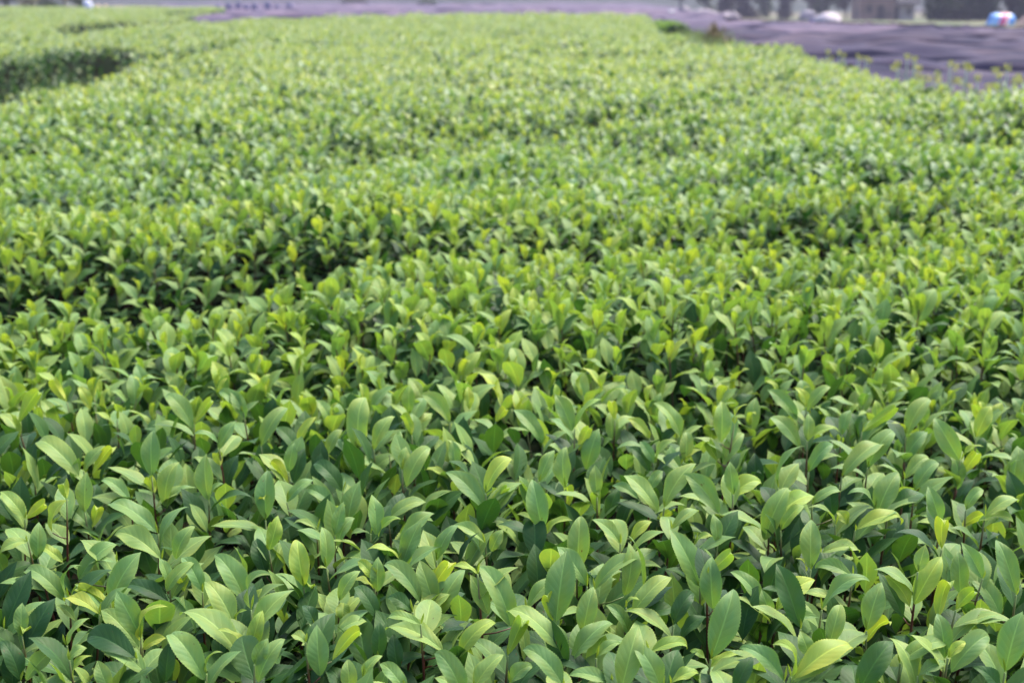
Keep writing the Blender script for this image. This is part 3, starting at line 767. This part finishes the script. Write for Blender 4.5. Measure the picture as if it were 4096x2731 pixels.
under(0.95, 3.2, 1500, 12, 4, False, .11, .22)
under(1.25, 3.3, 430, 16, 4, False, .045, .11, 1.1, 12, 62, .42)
under(3.2, 6.0, 1100, 6, 2, True, .06, .17)
under(6.0, 12.0, 420, 3, 2, True, .05, .17, 1.2)
under(12.0, 30.0, 50, 2, 2, True, .05, .25, 2.0)
# leafy flanks of the gaps between the hedges: extra old foliage on the slopes, gap shade in its tint
x, y = sample(9.5, 48, 40, .47, 1); h, dr = canopy(x, y); m = infield(x, y) & (dr > .2); x, y = x[m], y[m]
A = shoot_arrays(len(x), 5, 1.3); add_leaves(x, y, rng.uniform(-.08, .02, len(x)), A, 3, 2, True)
# dark sheet standing in for the shade inside the bushes, stops light leaks
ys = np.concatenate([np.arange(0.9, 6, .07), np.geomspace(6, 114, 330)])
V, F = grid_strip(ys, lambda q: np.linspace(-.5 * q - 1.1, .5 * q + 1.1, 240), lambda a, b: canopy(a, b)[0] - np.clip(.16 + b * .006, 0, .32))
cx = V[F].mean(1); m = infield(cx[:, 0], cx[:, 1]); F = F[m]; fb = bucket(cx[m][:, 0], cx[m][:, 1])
def compact(V, F):
    u, inv = np.unique(F, return_inverse=True); return V[u], inv.reshape(F.shape)
# stems of the near shoots
def stems(x, y, z):
    n = len(x); k = 5; t = np.arange(k) * 2 * np.pi / k
    lx, ly = rng.normal(0, .018, n), rng.normal(0, .018, n); r = .0016
    rings = []
    for f, dz in ((0, 0), (.5, -.09), (1, -.2)):
        rings.append(np.stack([x[:, None] + lx[:, None] * f + r * np.cos(t), y[:, None] + ly[:, None] * f + r * np.sin(t), z[:, None] + dz + 0 * t], -1))
    P = np.stack(rings, 1).reshape(n, -1, 3)
    Fq = np.array([[a * k + j, a * k + (j + 1) % k, (a + 1) * k + (j + 1) % k, (a + 1) * k + j] for a in range(2) for j in range(k)])
    return P, Fq
SP, SF = stems(*STX)
LAB = {'main': ('tea_bushes', 'tea bushes filling the field behind and around the sharp shoots', 'stuff'),
       'h1': ('tea_hedge', 'wide green tea hedge behind the largest dark gap at left', None),
       'h2': ('tea_hedge', 'tea hedge behind the second dark gap, far left', None),
       'h3': ('tea_hedge', 'farthest tea hedge at left, below the blossoming shrubs', None)}
for i, nm in enumerate(('main', 'h1', 'h2', 'h3')):
    name, lab, kind = LAB[nm]; near, far = BUCK[nm]
    parts = []
    if near: parts.append((bake(near), 0))
    if far: parts.append((bake(far), 1))
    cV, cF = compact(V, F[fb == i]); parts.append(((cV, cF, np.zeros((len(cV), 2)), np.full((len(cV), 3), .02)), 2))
    if nm == 'main': parts.append((bake([(SP, SF, np.zeros((15, 2)), np.tile([[.075, .028, .02]], (len(SP), 1)))]), 3))
    if kind:
        off = 0; VV, FF, UU, TT, MI = [], [], [], [], []
        for (a, f, u, t), mi in parts:
            VV.append(a); FF.append(f + off); UU.append(u); TT.append(t); MI.append(np.full(len(f), mi)); off += len(a)
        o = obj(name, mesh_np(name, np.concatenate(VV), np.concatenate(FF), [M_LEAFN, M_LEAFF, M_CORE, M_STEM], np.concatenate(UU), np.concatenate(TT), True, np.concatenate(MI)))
        tag(o, lab, 'tea bushes', None, 'stuff')
    else:
        c = cV.mean(0); root = empty(name, (float(c[0]), float(c[1]), 0.0)); off = np.array([c[0], c[1], 0.0])
        for (a, f, u, t), mi in parts:
            obj('foliage' if mi < 2 else 'shade_core', mesh_np(name, a - off, f, [M_LEAFN, M_LEAFF, M_CORE][mi], u, t), root)  # core part is a dark sheet painted as inner shade
        tag(root, lab, 'hedge', 'tea hedges at the left')
#REST
# ------------------------------------------------------------------ shade nets over the neighbouring tea rows
def net_noise(x, y):
    return (0.030 * np.sin(x * .9 + y * 2.9) + 0.022 * np.sin(x * 2.1 - y * 4.3 + 1.3) + 0.016 * np.sin(x * .6 + y * 9.1) + 0.014 * np.sin(x * 2.3 + y * 13 + .5) + 0.02 * np.sin(x * 4.7 + y * 3.1) * np.sin(x * .7) + 0.03 * np.sin(x * .4 + y * 2.1 + .5) * np.sin(x * 1.9))
fieldb = FIELD
NETN = ['nearest', 'second nearest'] + ['%s' % o for o in ORD[2:]]
yk = 8.2; k = 0
while yk < 265 and k < 45:
    pitch = 2.1 if yk < 44 else (4.0 if yk < 110 else 12.0)
    nx = 300; ny = 25
    v = np.concatenate([[0, .03, .06, .075], np.linspace(.11, .88, ny - 7), [.92, .96, 1]])
    xl, xr = -.30 * yk - 2, .50 * yk + 3
    xs = np.linspace(xl, xr, nx)
    X, Vv = np.meshgrid(xs, v)
    Y = yk + pitch * Vv + 0.16 * np.sin(X * .37 + k) * min(1, pitch / 3) + .04 * X * 0.6
    prof = np.clip(Vv / .07, 0, 1) * np.clip((1 - Vv) / .10, 0, 1) * (.93 + .07 * np.sin(np.pi * Vv))
    big = max(1.0, pitch / 3)
    Z = terrain(X, Y) + 0.10 + (0.50 + 0.06 * np.sin(X * .3 + k * 2.1) + 0.10 * np.sin(X * 1.15 + k * 4.4 + np.sin(X * .4)) * np.sin(X * .21 + k)) * prof + net_noise(X / big, Y / big + k * 3.7) * (0.35 + prof)
    Vt = np.stack([X, Y, Z], -1).reshape(-1, 3)
    idx = np.arange(nx * ny).reshape(ny, nx)
    Fc = np.stack([idx[:-1, :-1], idx[:-1, 1:], idx[1:, 1:], idx[1:, :-1]], -1).reshape(-1, 4)
    c = Vt[Fc].mean(1); ins = inside(FIELD, c[:, 0], c[:, 1]) & (seg_dist(FIELD, c[:, 0], c[:, 1]) > 0.15)
    px, py = to_px(c[:, 0], c[:, 1], c[:, 2])
    back = np.interp(px, [2880, 2900, 3300, 4096, 6000], [-50, 84, 93, 118, 150])
    keep = ~ins & (py > back) & (px > 640)
    keep &= ~((px > 2640) & (px < 2900) & (py > np.interp(px, [2640, 2740, 2900], [70, 112, 160])))
    if keep.sum() > 260:
        cols_ = np.where(keep.reshape(ny - 1, nx - 1).sum(0) > 0)[0]; brk = np.where(np.diff(cols_) > 1)[0]
        if len(brk):
            seg = max(np.split(cols_, brk + 1), key=len); km = np.zeros(nx - 1, bool); km[seg] = True; keep &= np.tile(km, ny - 1)
        Vt2, F2 = compact(Vt, Fc[keep])
        o = obj('shade_net', mesh_np('shade_net', Vt2, F2, M_NET if yk < 36 else M_NET2))
        where = 'beside the yellow flowers' if yk < 20 else ('in the right-hand block' if yk < 44 else ('beyond the far end of the field' if yk < 110 else 'far off near the hill foot'))
        tag(o, '%s shade net, %s row from the front, %s' % ('black' if yk < 36 else 'haze-tinted purple', ORD[k], where), 'shade net', 'shade nets draped over tea rows')
        k += 1
    yk += pitch
# grass verge behind the nets, hills
def gmesh(name, y0, y1, ny, xf, zf, mat):
    ys = np.geomspace(y0, y1, ny); V, F = grid_strip(ys, xf, zf)
    return tag(obj(name, mesh_np(name, V, F, mat)), kind='structure')
gmesh('grass_verge', 38, 230, 60, lambda q: np.linspace(.162 * q, .62 * q, 60), lambda x, y: terrain(x, y) + .05 + .05 * np.sin(x * 1.3 + y * .4) * np.sin(y * .9), M_GRASS)
M_HILL = noise_mat('wooded_hill', (0.022, 0.035, 0.03), (0.045, 0.055, 0.045), 0.12, bump=1.0, dist=3, c3=(0.05, 0.045, 0.055), scale3=.03)
gmesh('hills', 300, 600, 50, lambda q: np.linspace(-.8 * q, .8 * q, 120), lambda x, y: terrain(x, y) * 0 - 2.5 + (y - 300) * .13 + 5 * np.sin(x * .018 + 1) * np.clip((y - 320) / 200, 0, 1) + 1.2 * np.sin(x * .09) * np.sin(y * .07) * np.clip((y - 300) / 60, 0, 1), M_HILL)
# ------------------------------------------------------------------ leafy clouds, trees and shrubs
def cloud(n, cen, rad, size, cols, shell=.45, flat=.0, lo=-1):
    p = nrm(rng.normal(0, 1, (n, 3))); r = (shell + (1 - shell) * rng.random(n)) ; lump = 1 + .22 * np.sin(p[:, 0] * 5 + cen[0]) * np.sin(p[:, 2] * 6 + cen[1]) + .12 * rng.normal(0, 1, n)
    P = p * (r * lump)[:, None] * np.array(rad) + np.array(cen)
    a = nrm(rng.normal(0, 1, (n, 3))); b = nrm(np.cross(a, rng.normal(0, 1, (n, 3))))
    s = size * rng.uniform(.6, 1.3, (n, 1)); V = np.stack([P - a * s, P - b * s * .5, P + a * s, P + b * s * .5], 1)
    ci = rng.random((n, 1)); c = np.array(cols[0]) * (1 - ci) + np.array(cols[1]) * ci
    return V, np.array([[0, 1, 2, 3]]), np.zeros((4, 2)), c
def plant(name, label, cat, group, x, y, z, crowns, trunk, cols, n, size, bark=(.06, .05, .05), crown_name='crown'):
    root = empty(name, (x, y, z)); g = []
    for (cx, cy, cz, rx, ry, rz) in crowns: g.append(cloud(n, (cx, cy, cz), (rx, ry, rz), size, cols))
    V, F, U, Tn = bake(g); obj(crown_name, mesh_np(crown_name, V, F, M_LEAFF, U, Tn, False), root)
    mb = MB()
    for pts, r in trunk: mb.tube(pts, [r * (1 - .6 * i / (len(pts) - 1)) for i in range(len(pts))], 7)
    mb.build('trunk', M_ATTR, root, True, np.tile([bark], (len(mb.v), 1)))
    tag(root, label, cat, group); return root
def tree(x, y, h, r, cols, label, n=700, size=.28, name='broadleaf_tree', bark=(.06, .05, .05), base=.25, group='trees behind the far verge'):
    z = float(terrain(np.array([x]), np.array([y]))[0]); rr = random.Random(int(x * 31 + y))
    cr = []; tk = [([(0, 0, -.2), (rr.uniform(-.1, .1), 0, h * .35), (rr.uniform(-.2, .2), 0, h * .75)], h * .028)]
    for i in range(5):
        a = i * 1.26 + rr.random(); q = r * rr.uniform(.35, .6); cz = h * rr.uniform(base + .1, .85)
        cr.append((math.cos(a) * q, math.sin(a) * q, cz, r * rr.uniform(.5, .7), r * rr.uniform(.5, .7), h * rr.uniform(.16, .26)))
        tk.append(([(0, 0, h * .25), (math.cos(a) * q * .5, math.sin(a) * q * .5, cz * .7), (math.cos(a) * q, math.sin(a) * q, cz)], h * .012))
    cr.append((0, 0, h * .6, r * .8, r * .8, h * .3))
    return plant(name, label, 'tree', group, x, y, z, cr, tk, cols, n, size, bark)
DK = ((.018, .032, .022), (.045, .065, .04)); GY = ((.03, .03, .038), (.07, .062, .075)); GG = ((.035, .055, .032), (.07, .09, .05)); BL = ((.09, .12, .07), (.42, .36, .38))
labs = ['dark evergreen tree just right of the old house', 'dark evergreen tree, second to the right of the house', 'dark evergreen tree left of the striped heap', 'dark evergreen tree right behind the striped heap', 'dark evergreen tree at the right edge of the picture']
for i, (px, dz) in enumerate(((3690, 150), (3790, 153), (3880, 148), (3975, 152), (4080, 149))):
    tree((px - 2048) / FPX * dz, dz, 6 + i % 2, 2.3, DK, labs[i], n=1100, size=.26, name='evergreen_tree', base=-.12)
mid = [(2700, 215), (2800, 225), (2890, 205), (2960, 210), (3030, 222), (3110, 205), (3200, 215), (3270, 208), (3345, 212)]
for i, (px, dz) in enumerate(mid):
    tree((px - 2048) / FPX * dz, dz, 7, 2.0, GG if i % 3 == 1 else GY, 'hazy %s tree, %s from left in the far tree line' % ('green' if i % 3 == 1 else 'bare grey', ORD[i]), n=520, size=.25, base=-.05 if i % 2 else .1, bark=(.10, .09, .10))
for i, px in enumerate((-60, 20, 95, 170, 245, 315, 375)):
    dz = 117 + (i % 3) * 1.5; x = (px - 2048) / FPX * dz
    tree(x, dz, 2.6 + .3 * (i % 3), 1.15, BL if i % 2 else GG, '%s shrub tree behind the left hedges, %s from left' % ('pale blossoming' if i % 2 else 'grey-green', ORD[i]), n=420, size=.10, name='small_tree', base=-.1, group='small trees behind the left hedges')
def shrub(px, py, dz, h, r, cols, label, n=500, size=.05, name='shrub', zoff=0):
    x = (px - 2048) / FPX * dz; z = float(terrain(np.array([x]), np.array([dz]))[0]) + zoff
    return plant(name, label, 'shrub', None, x, dz, z, [(0, 0, h * .55, r, r, h * .45), (r * .5, 0, h * .4, r * .6, r * .6, h * .4), (-r * .6, 0, h * .35, r * .5, r * .6, h * .35)],
                 [([(0, 0, -.05), (0.02, 0, h * .6)], .02), ([(0, 0, .05), (r * .4, 0, h * .5)], .012), ([(0, 0, .05), (-r * .4, 0.05, h * .5)], .012)], cols, n, size, crown_name='foliage')
shrub(2835, 0, 28.5, .98, .26, ((.07, .045, .03), (.13, .10, .04)), 'brown-green dry shrub at the field corner beside the nets')
shrub(2893, 0, 26.5, .80, .13, ((.06, .04, .035), (.10, .07, .05)), 'low brown shrub right of the larger dry shrub', n=260)
shrub(1720, 0, 175, 1.5, 1.2, DK, 'small dark round shrub among the far nets', n=500, size=.12)
shrub(1440, 0, 230, 1.9, 2.2, ((.05, .05, .07), (.08, .08, .1)), 'wide low dusky shrub among the farthest nets', n=500, size=.16)
# hedge end beside the corner
def block_hedge(px0, px1, y0, y1, label):
    x0, x1 = (px0 - 2048) / FPX * y0, (px1 - 2048) / FPX * y0; cx, cy = (x0 + x1) / 2, (y0 + y1) / 2
    root = empty('tea_hedge', (cx, cy, 0)); n = 2600
    # dark dome standing in for inner shade + leaves on the surface
    nu_, nv_ = 14, 10; uu, vv = np.meshgrid(np.linspace(-1, 1, nu_), np.linspace(-1, 1, nv_))
    hz = .68 * (1 - np.abs(uu) ** 6) ** .5 * (1 - np.abs(vv) ** 6) ** .5
    V = np.stack([uu * (x1 - x0) / 2, vv * (y1 - y0) / 2, hz - .1], -1).reshape(-1, 3); idx = np.arange(nu_ * nv_).reshape(nv_, nu_)
    F = np.stack([idx[:-1, :-1], idx[:-1, 1:], idx[1:, 1:], idx[1:, :-1]], -1).reshape(-1, 4)
    obj('shade_core', mesh_np('b', V, F, M_CORE), root)
    u_ = rng.uniform(-1, 1, n); v_ = rng.uniform(-1, 1, n); side = rng.random(n) < .45; v_[side] = -1
    z = .74 * (1 - np.abs(u_) ** 8) ** .5; z[side] *= rng.uniform(.15, 1, side.sum())
    P = np.stack([u_ * (x1 - x0) / 2, v_ * (y1 - y0) / 2, z], -1) + rng.normal(0, .03, (n, 3))
    a = nrm(rng.normal(0, 1, (n, 3)) + np.array([0, 0, .8])); b = nrm(np.cross(a, rng.normal(0, 1, (n, 3)))); s = .06
    Vq = np.stack([P - a * s, P - b * s * .5, P + a * s, P + b * s * .5], 1); k = np.where(side | (P[:, 2] < .6), 2, rng.integers(0, 2, n))
    V, F, U, Tn = bake([(Vq, np.array([[0, 1, 2, 3]]), np.zeros((4, 2)), pal(k, n))]); obj('foliage', mesh_np('f', V, F, M_LEAFF, U, Tn, False), root)
    tag(root, label, 'hedge')
block_hedge(2648, 2742, 38.5, 43, 'short tea hedge end with dark face beside the nets')
# pale weeds at the corner: uncountable grass
gx = rng.uniform(0, 1, 5200); gy = rng.uniform(0, 1, 5200); yy = 20.5 + gx * 16; ex = np.interp(yy, [20, 21.5, 24, 31, 37], [3.25, 3.3, 3.15, 3.85, 4.3]); xx = ex + .02 + gy * np.interp(yy, [20, 26, 37], [.5, 1.0, 1.6])
d = nrm(rng.normal(0, .35, (5200, 3)) + np.array([0, 0, 1])); hgt = rng.uniform(.4, .82, 5200)[:, None]; ww = np.cross(d, nrm(rng.normal(0, 1, (5200, 3)))) * .012
b0 = np.stack([xx, yy, 0 * xx + .02], -1); Vq = np.stack([b0 - ww, b0 + ww, b0 + d * hgt + ww * .2, b0 + d * hgt - ww * .2], 1)
ci = rng.random((5200, 1)); V, F, U, Tn = bake([(Vq, np.array([[0, 1, 2, 3]]), np.zeros((4, 2)), np.array([.14, .20, .11]) * (1 - ci) + np.array([.24, .27, .16]) * ci)])
tag(obj('weeds', mesh_np('weeds', V, F, M_LEAFF, U, Tn, False)), 'pale green weeds at the right corner of the field', 'weeds', None, 'stuff')
# ------------------------------------------------------------------ rapeseed plants along the right edge
M_YEL = attr_mat('yellow_petals', .6, .3)
RAPE = [(3630, 222, 310, 5, 1.0), (3802, 250, 352, 4, .8), (3866, 258, 352, 3, .7), (4031, 268, 372, 5, .8), (3912, 308, 360, 4, .6), (3690, 308, 335, 1, .3), (3720, 312, 338, 1, .25), (3753, 314, 345, 1, .25), (3433, 222, 248, 2, .3), (3465, 232, 256, 2, .25),
        (3312, 205, 232, 2, .3), (3358, 208, 238, 2, .3), (3376, 222, 240, 1, .2), (3975, 340, 364, 2, .35), (3995, 344, 366, 1, .3), (4060, 318, 374, 2, .4), (3592, 252, 308, 1, .5), (3660, 235, 318, 2, .5)]
for i, (px, py, ep, nb, sc) in enumerate(RAPE):
    y0 = 3900 / (ep + 5) + .15; top = at_depth(px, py, y0); root = empty('rapeseed_plant', (top.x, y0, 0)); rr = random.Random(i)
    H = top.z; mb = MB(); fl = []; spread = .05 + .07 * sc * (nb / 4)
    mb.tube([(0, 0, -.02), (rr.uniform(-.02, .02), 0, H * .5), (0, 0, H * .86), (0, 0, H - .02)], [.009, .008, .006, .004], 6)
    tips = [(0, 0, H)]
    for b in range(nb - 1):
        a = (b / max(nb - 1, 1)) * 6.28 + rr.random(); tz = H - rr.uniform(.01, .10) * (1 + sc)
        tp = (math.cos(a) * spread, math.sin(a) * spread * .6, tz); tips.append(tp)
        mb.tube([(0, 0, H * rr.uniform(.68, .84)), (tp[0] * .6, tp[1] * .6, tz - .07), tp], [.0035, .003, .0015], 5)
    mb.build('stem', M_ATTR, root, True, np.tile([[.36, .43, .34]], (len(mb.v), 1)))
    for tp in tips:
        n = 42; P = np.array(tp) + np.clip(rng.normal(0, 1, (n, 3)), -1.3, 1.3) * np.array([.017, .017, .018]) - np.array([0, 0, .008]); a = nrm(rng.normal(0, 1, (n, 3))); b = nrm(np.cross(a, rng.normal(0, 1, (n, 3)))); s = .008
        Vq = np.stack([P - a * s, P - b * s, P + a * s, P + b * s], 1); ci = rng.random((n, 1))
        V, F, U, Tn = bake([(Vq, np.array([[0, 1, 2, 3]]), np.zeros((4, 2)), np.array([.62, .54, .07]) * (1 - ci) + np.array([.38, .44, .14]) * ci)])
        obj('flower_head', mesh_np('flower_head', V, F, M_YEL, U, Tn, False), root)
    n = 4
    A = dict(L=rng.uniform(.06, .11, n), W=rng.uniform(.02, .035, n), bend=rng.uniform(.5, 1, n), fold=np.full(n, .2), rip=np.full(n, .05), ph=rng.random(n) * 6, tb=np.full(n, .4))
    az = rng.random(n) * 6.28; A['d'] = np.stack([np.cos(az), np.sin(az), np.full(n, .6)], -1); A['n'] = np.stack([-np.cos(az) * .5, -np.sin(az) * .5, np.ones(n)], -1)
    P, F, U = leaves_from(A, np.stack([0 * az, 0 * az, H * rng.uniform(.55, .85, n)], -1), 6, 2)
    for q in range(n):
        o = obj('leaf', mesh_np('leaf', P[q], F, M_LEAFF, U, np.tile([[.12, .2, .1]], (len(P[q]), 1))), root)
    side_ = ['tall many-headed' if nb >= 4 else ('two-stemmed' if nb >= 2 else 'slender single-headed')][0]
    RAPE[i] = (px, root, side_)
for i, (px, root, s_) in enumerate(sorted(RAPE, key=lambda q: q[0])):
    tag(root, '%s yellow-flowered rapeseed plant, %s from left along the field edge' % (s_, ORD[i]), 'flowering plant', 'rapeseed plants along the field edge')
# ------------------------------------------------------------------ covered heaps, bags
def plain(name, c, rough=.6, spec=.4): 
    m, t, b = nodes(name); b.inputs['Base Color'].default_value = (*c, 1); b.inputs['Roughness'].default_value = rough; b.inputs['Specular IOR Level'].default_value = spec
    nz = N(t, 'ShaderNodeTexNoise'); nz.inputs['Scale'].default_value = 6; tc = N(t, 'ShaderNodeTexCoord'); t.links.new(tc.outputs['Object'], nz.inputs['Vector'])
    bp = N(t, 'ShaderNodeBump'); bp.inputs['Strength'].default_value = .5; bp.inputs['Distance'].default_value = .05; t.links.new(nz.outputs[0], bp.inputs['Height']); t.links.new(bp.outputs[0], b.inputs['Normal'])
    t.links.new(mixc(t, mth(t, 'MULTIPLY', nz.outputs[0], .35), (*c,), (c[0] * .6, c[1] * .6, c[2] * .65)), b.inputs['Base Color'])
    return m
def mound(name, label, cat, px0, px1, dz, z0, h, mat, dep=.8, seed=0, power=.6, tilt=0, rough=.07, group=None):
    x0, x1 = (px0 - 2048) / FPX * dz, (px1 - 2048) / FPX * dz; cx = (x0 + x1) / 2; rx = (x1 - x0) / 2
    nu_, nv_ = 28, 12; V = []; r_ = random.Random(seed); ph = [r_.uniform(0, 6) for _ in range(6)]
    for j in range(nv_):
        e = j / (nv_ - 1) * math.pi / 2
        for i in range(nu_):
            a = 2 * math.pi * i / nu_
            q = 1 + rough * (math.sin(3 * a + ph[0] + e * 2) + .7 * math.sin(5 * a + ph[1]) + .6 * math.sin(e * 7 + ph[2] + a))
            V.append((rx * math.cos(a) * math.cos(e) ** power * q + tilt * math.sin(e) * h, dep * rx * math.sin(a) * math.cos(e) ** power * q, h * math.sin(e) * (1 + rough * .5 * math.sin(2 * a + ph[3]) * math.cos(e)) - .02))
    F = []
    for j in range(nv_ - 1):
        for i in range(nu_): F.append((j * nu_ + i, j * nu_ + (i + 1) % nu_, (j + 1) * nu_ + (i + 1) % nu_, (j + 1) * nu_ + i))
    mb = MB(); mb.add(V, F); mb.f.append(tuple(range(nu_))[::-1]); o = mb.build(name, mat, None, True); o.location = (cx, dz, z0)
    tag(o, label, cat, group); return o
m, t, b = nodes('striped_plastic'); tc = N(t, 'ShaderNodeTexCoord'); sx = N(t, 'ShaderNodeSeparateXYZ'); t.links.new(tc.outputs['Object'], sx.inputs[0])
g = mth(t, 'ADD', mth(t, 'DIVIDE', mth(t, 'SUBTRACT', sx.outputs[0], mth(t, 'MULTIPLY', sx.outputs[2], .35)), 1.7), .56)
cr = N(t, 'ShaderNodeValToRGB'); cr.color_ramp.interpolation = 'CONSTANT'; t.links.new(g, cr.inputs[0]); e = cr.color_ramp.elements
stops = [(0, (.10, .28, .75)), (.12, (.28, .48, .85)), (.33, (.75, .10, .14)), (.40, (.20, .20, .55)), (.46, (.78, .03, .10)), (.57, (.85, .72, .80)), (.68, (.12, .35, .85)), (.88, (.05, .10, .35))]
e[0].position = 0; e[0].color = (*stops[0][1], 1); e[1].position = stops[1][0]; e[1].color = (*stops[1][1], 1)
for p_, c_ in stops[2:]: q = e.new(p_); q.color = (*c_, 1)
t.links.new(cr.outputs[0], b.inputs['Base Color']); b.inputs['Roughness'].default_value = .4; M_STR = m
def gz(px, dz): return float(terrain(np.array([(px - 2048) / FPX * dz]), np.array([dz]))[0])
mound('tarp_heap', 'heap under blue plastic sheet with red and white stripes', 'covered heap', 3894, 4002, 76.5, 0.05, .66, M_STR, .8, 1, .45)
mound('tarp_heap', 'cream white plastic-covered heap on the far net edge', 'covered heap', 3222, 3332, 72, 0.08, .72, plain('white_sheet', (.5, .42, .45)), .8, 2, .75)
mound('bag', 'small dark blue bag left of the white heap', 'bag', 3196, 3228, 71.5, .06, .36, plain('blue_bag', (.05, .05, .22)), .8, 3)
mound('tarp_heap', 'grey covered heap in front of the far tree line', 'covered heap', 3160, 3232, 140, gz(3200, 140) + .2, 1.0, plain('grey_sheet', (.2, .17, .22)), .8, 4, .8)
mound('straw_heap', 'pinkish brown straw heap at the right edge', 'heap', 4022, 4190, 74, .05, .72, plain('straw', (.30, .20, .17)), .8, 5, 1.0, rough=.12)
for i, (a, bb, hh_) in enumerate(((2690, 2745, .75), (2735, 2850, .65), (2840, 2935, .6))):
    mound('brush_heap', 'pinkish grey brush heap beyond the nets, %s from left' % ORD[i], 'heap', a, bb, 105, gz(a, 105) + .35, hh_, plain('dry_brush', (.19, .15, .19)), .8, 6 + i, .9, rough=.12, group='brush heaps beyond the nets')
mound('bag', 'small white bag left of the brush heaps', 'bag', 2653, 2680, 98, gz(2660, 98) + .4, .42, plain('white_bag', (.7, .72, .66)), .8, 11)
mound('sack', 'bluish white sack standing on the far left hedge', 'sack', 394, 430, 98, .72, .72, plain('white_sack', (.72, .70, .85)), .8, 12, .5, -.28, .04)
for i, (a, bb) in enumerate(((434, 454), (463, 484))):
    mound('sack', 'small peach sack, %s right of the white sack' % ORD[i], 'sack', a, bb, 113, .55, .47, plain('peach_sack', (.85, .55, .42)), .8, 13 + i, .5, 0, .03, 'peach sacks behind the left hedge')
mound('row_cover', 'long pale pink row cover beyond the left hedges', 'row cover', 484, 600, 116, .45, .45, plain('pink_cover', (.68, .45, .46)), .5, 16, .5)
for i, px in enumerate((912, 948, 985, 1020, 1052, 1098, 1140, 1185)):
    mound('net_bundle', 'dark blue bundle of rolled net, %s from left in its row' % ORD[i], 'net bundle', px - 13, px + 13 + 4 * (i % 2), 108, .45, .62 + .1 * (i % 3), plain('bundle', (.15, .13, .23)), .8, 20 + i, .4, .1 * (i % 3 - 1), .08, 'rolled net bundles in a row')
# ------------------------------------------------------------------ old house
M_WALL = noise_mat('earth_wall', (.22, .145, .125), (.30, .20, .175), 1.2, c3=(.15, .11, .10), scale3=.6)
M_WHITE = noise_mat('white_wash', (.30, .26, .26), (.38, .33, .33), 1.5); M_TILE = noise_mat('grey_roof_tiles', (.05, .05, .06), (.10, .09, .1), 3, bump=.6)
M_DOOR = plain('old_door', (.06, .045, .045)); dz = 170; gx0 = (3398 - 2048) / FPX * dz; gzv = gz(3500, dz) - .1; s = dz / FPX
hs = empty('old_house', (gx0, dz, gzv))
def wall_with(name, x0, x1, z1, holes, mat, y=0.0, th=.3):
    mb = MB(); xs = [x0] + [q for h in holes for q in (h[0], h[1])] + [x1]
    for i in range(0, len(xs), 2): mb.box(xs[i], xs[i + 1], y, y + th, 0, z1)
    for (a, bb, c, d_) in holes:
        if c > 0: mb.box(a, bb, y, y + th, 0, c)
        mb.box(a, bb, y, y + th, d_, z1)
    return mb.build(name, mat, hs)
W1 = 132 * s; W2 = 215 * s
wall_with('wall', 0, W1, 3.3, [(.9, 1.5, 1.1, 1.9), (W1 * .5, W1 * .5 + .9, 0, 2.0)], M_WALL)
wall_with('wall', W1 + .01, W2, 2.35, [(W1 + .15, W1 + .75, 0, 1.9), (W2 - .95, W2 - .45, 0.8, 1.7)], M_WHITE, .35)
mb = MB(); mb.box(0, W2, 4.3, 4.6, 0, 2.3); mb.box(-.0, .3, .31, 4.29, 0, 2.9); mb.box(W2 - .3, W2, .66, 4.29, 0, 2.3); mb.build('wall', M_WALL, hs)
for (a, bb, c, d_, nm, yo) in ((.9, 1.5, 1.1, 1.9, 'window', .12), (W1 * .5, W1 * .5 + .9, 0, 2.0, 'door', .12), (W1 + .15, W1 + .75, 0, 1.9, 'door', .45), (W2 - .95, W2 - .45, .8, 1.7, 'window', .45)):
    mb = MB(); mb.box(a + .01, bb - .01, yo, yo + .05, c + .01, d_ - .01); mb.box(a + .02, a + .09, yo - .03, yo - .002, c + .02, d_ - .02); mb.box(bb - .09, bb - .02, yo - .03, yo - .002, c + .02, d_ - .02); mb.build(nm, M_DOOR, hs)
def roof(x0, x1, ze, zr, y0, y1):
    mb = MB(); ym = (y0 + y1) / 2; n = 24
    for a, bb, za, zb in ((y0, ym, ze, zr), (ym, y1, zr, ze)):
        for i in range(n):
            xa, xb = x0 + (x1 - x0) * i / n, x0 + (x1 - x0) * (i + 1) / n; up = .05 if i % 2 else 0
            mb.add([(xa, a, za + up), (xb, a, za + up), (xb, bb, zb + up), (xa, bb, zb + up), (xa, a, za - .12), (xb, a, za - .12), (xb, bb, zb - .12), (xa, bb, zb - .12)],
                   [(0, 1, 2, 3), (4, 7, 6, 5), (0, 4, 5, 1), (1, 5, 6, 2), (2, 6, 7, 3), (3, 7, 4, 0)])
    return mb.build('roof', M_TILE, hs)
roof(-.4, W1 + .15, 3.32, 4.9, -.6, 4.9); roof(W1 + .17, W2 + .5, 2.2, 3.9, -.75, 4.9)
tag(hs, 'old low farmhouse with tan and white walls under dark tiles', 'house')

# ------------------------------------------------------------------ haze
mb = MB(); mb.box(-640, 640, -45, 660, -8, 60)
m = bpy.data.materials.new('haze_air'); m.use_nodes = True; t = m.node_tree; t.nodes.clear()
out = t.nodes.new('ShaderNodeOutputMaterial'); pv = t.nodes.new('ShaderNodeVolumePrincipled')
pv.inputs['Color'].default_value = (0.50, 0.49, 0.68, 1); pv.inputs['Density'].default_value = HAZE; pv.inputs['Anisotropy'].default_value = 0.2
t.links.new(pv.outputs[0], out.inputs['Volume'])
hz = mb.build('haze', m); tag(hz, 'pale violet haze over the far fields', 'haze', None, 'stuff')
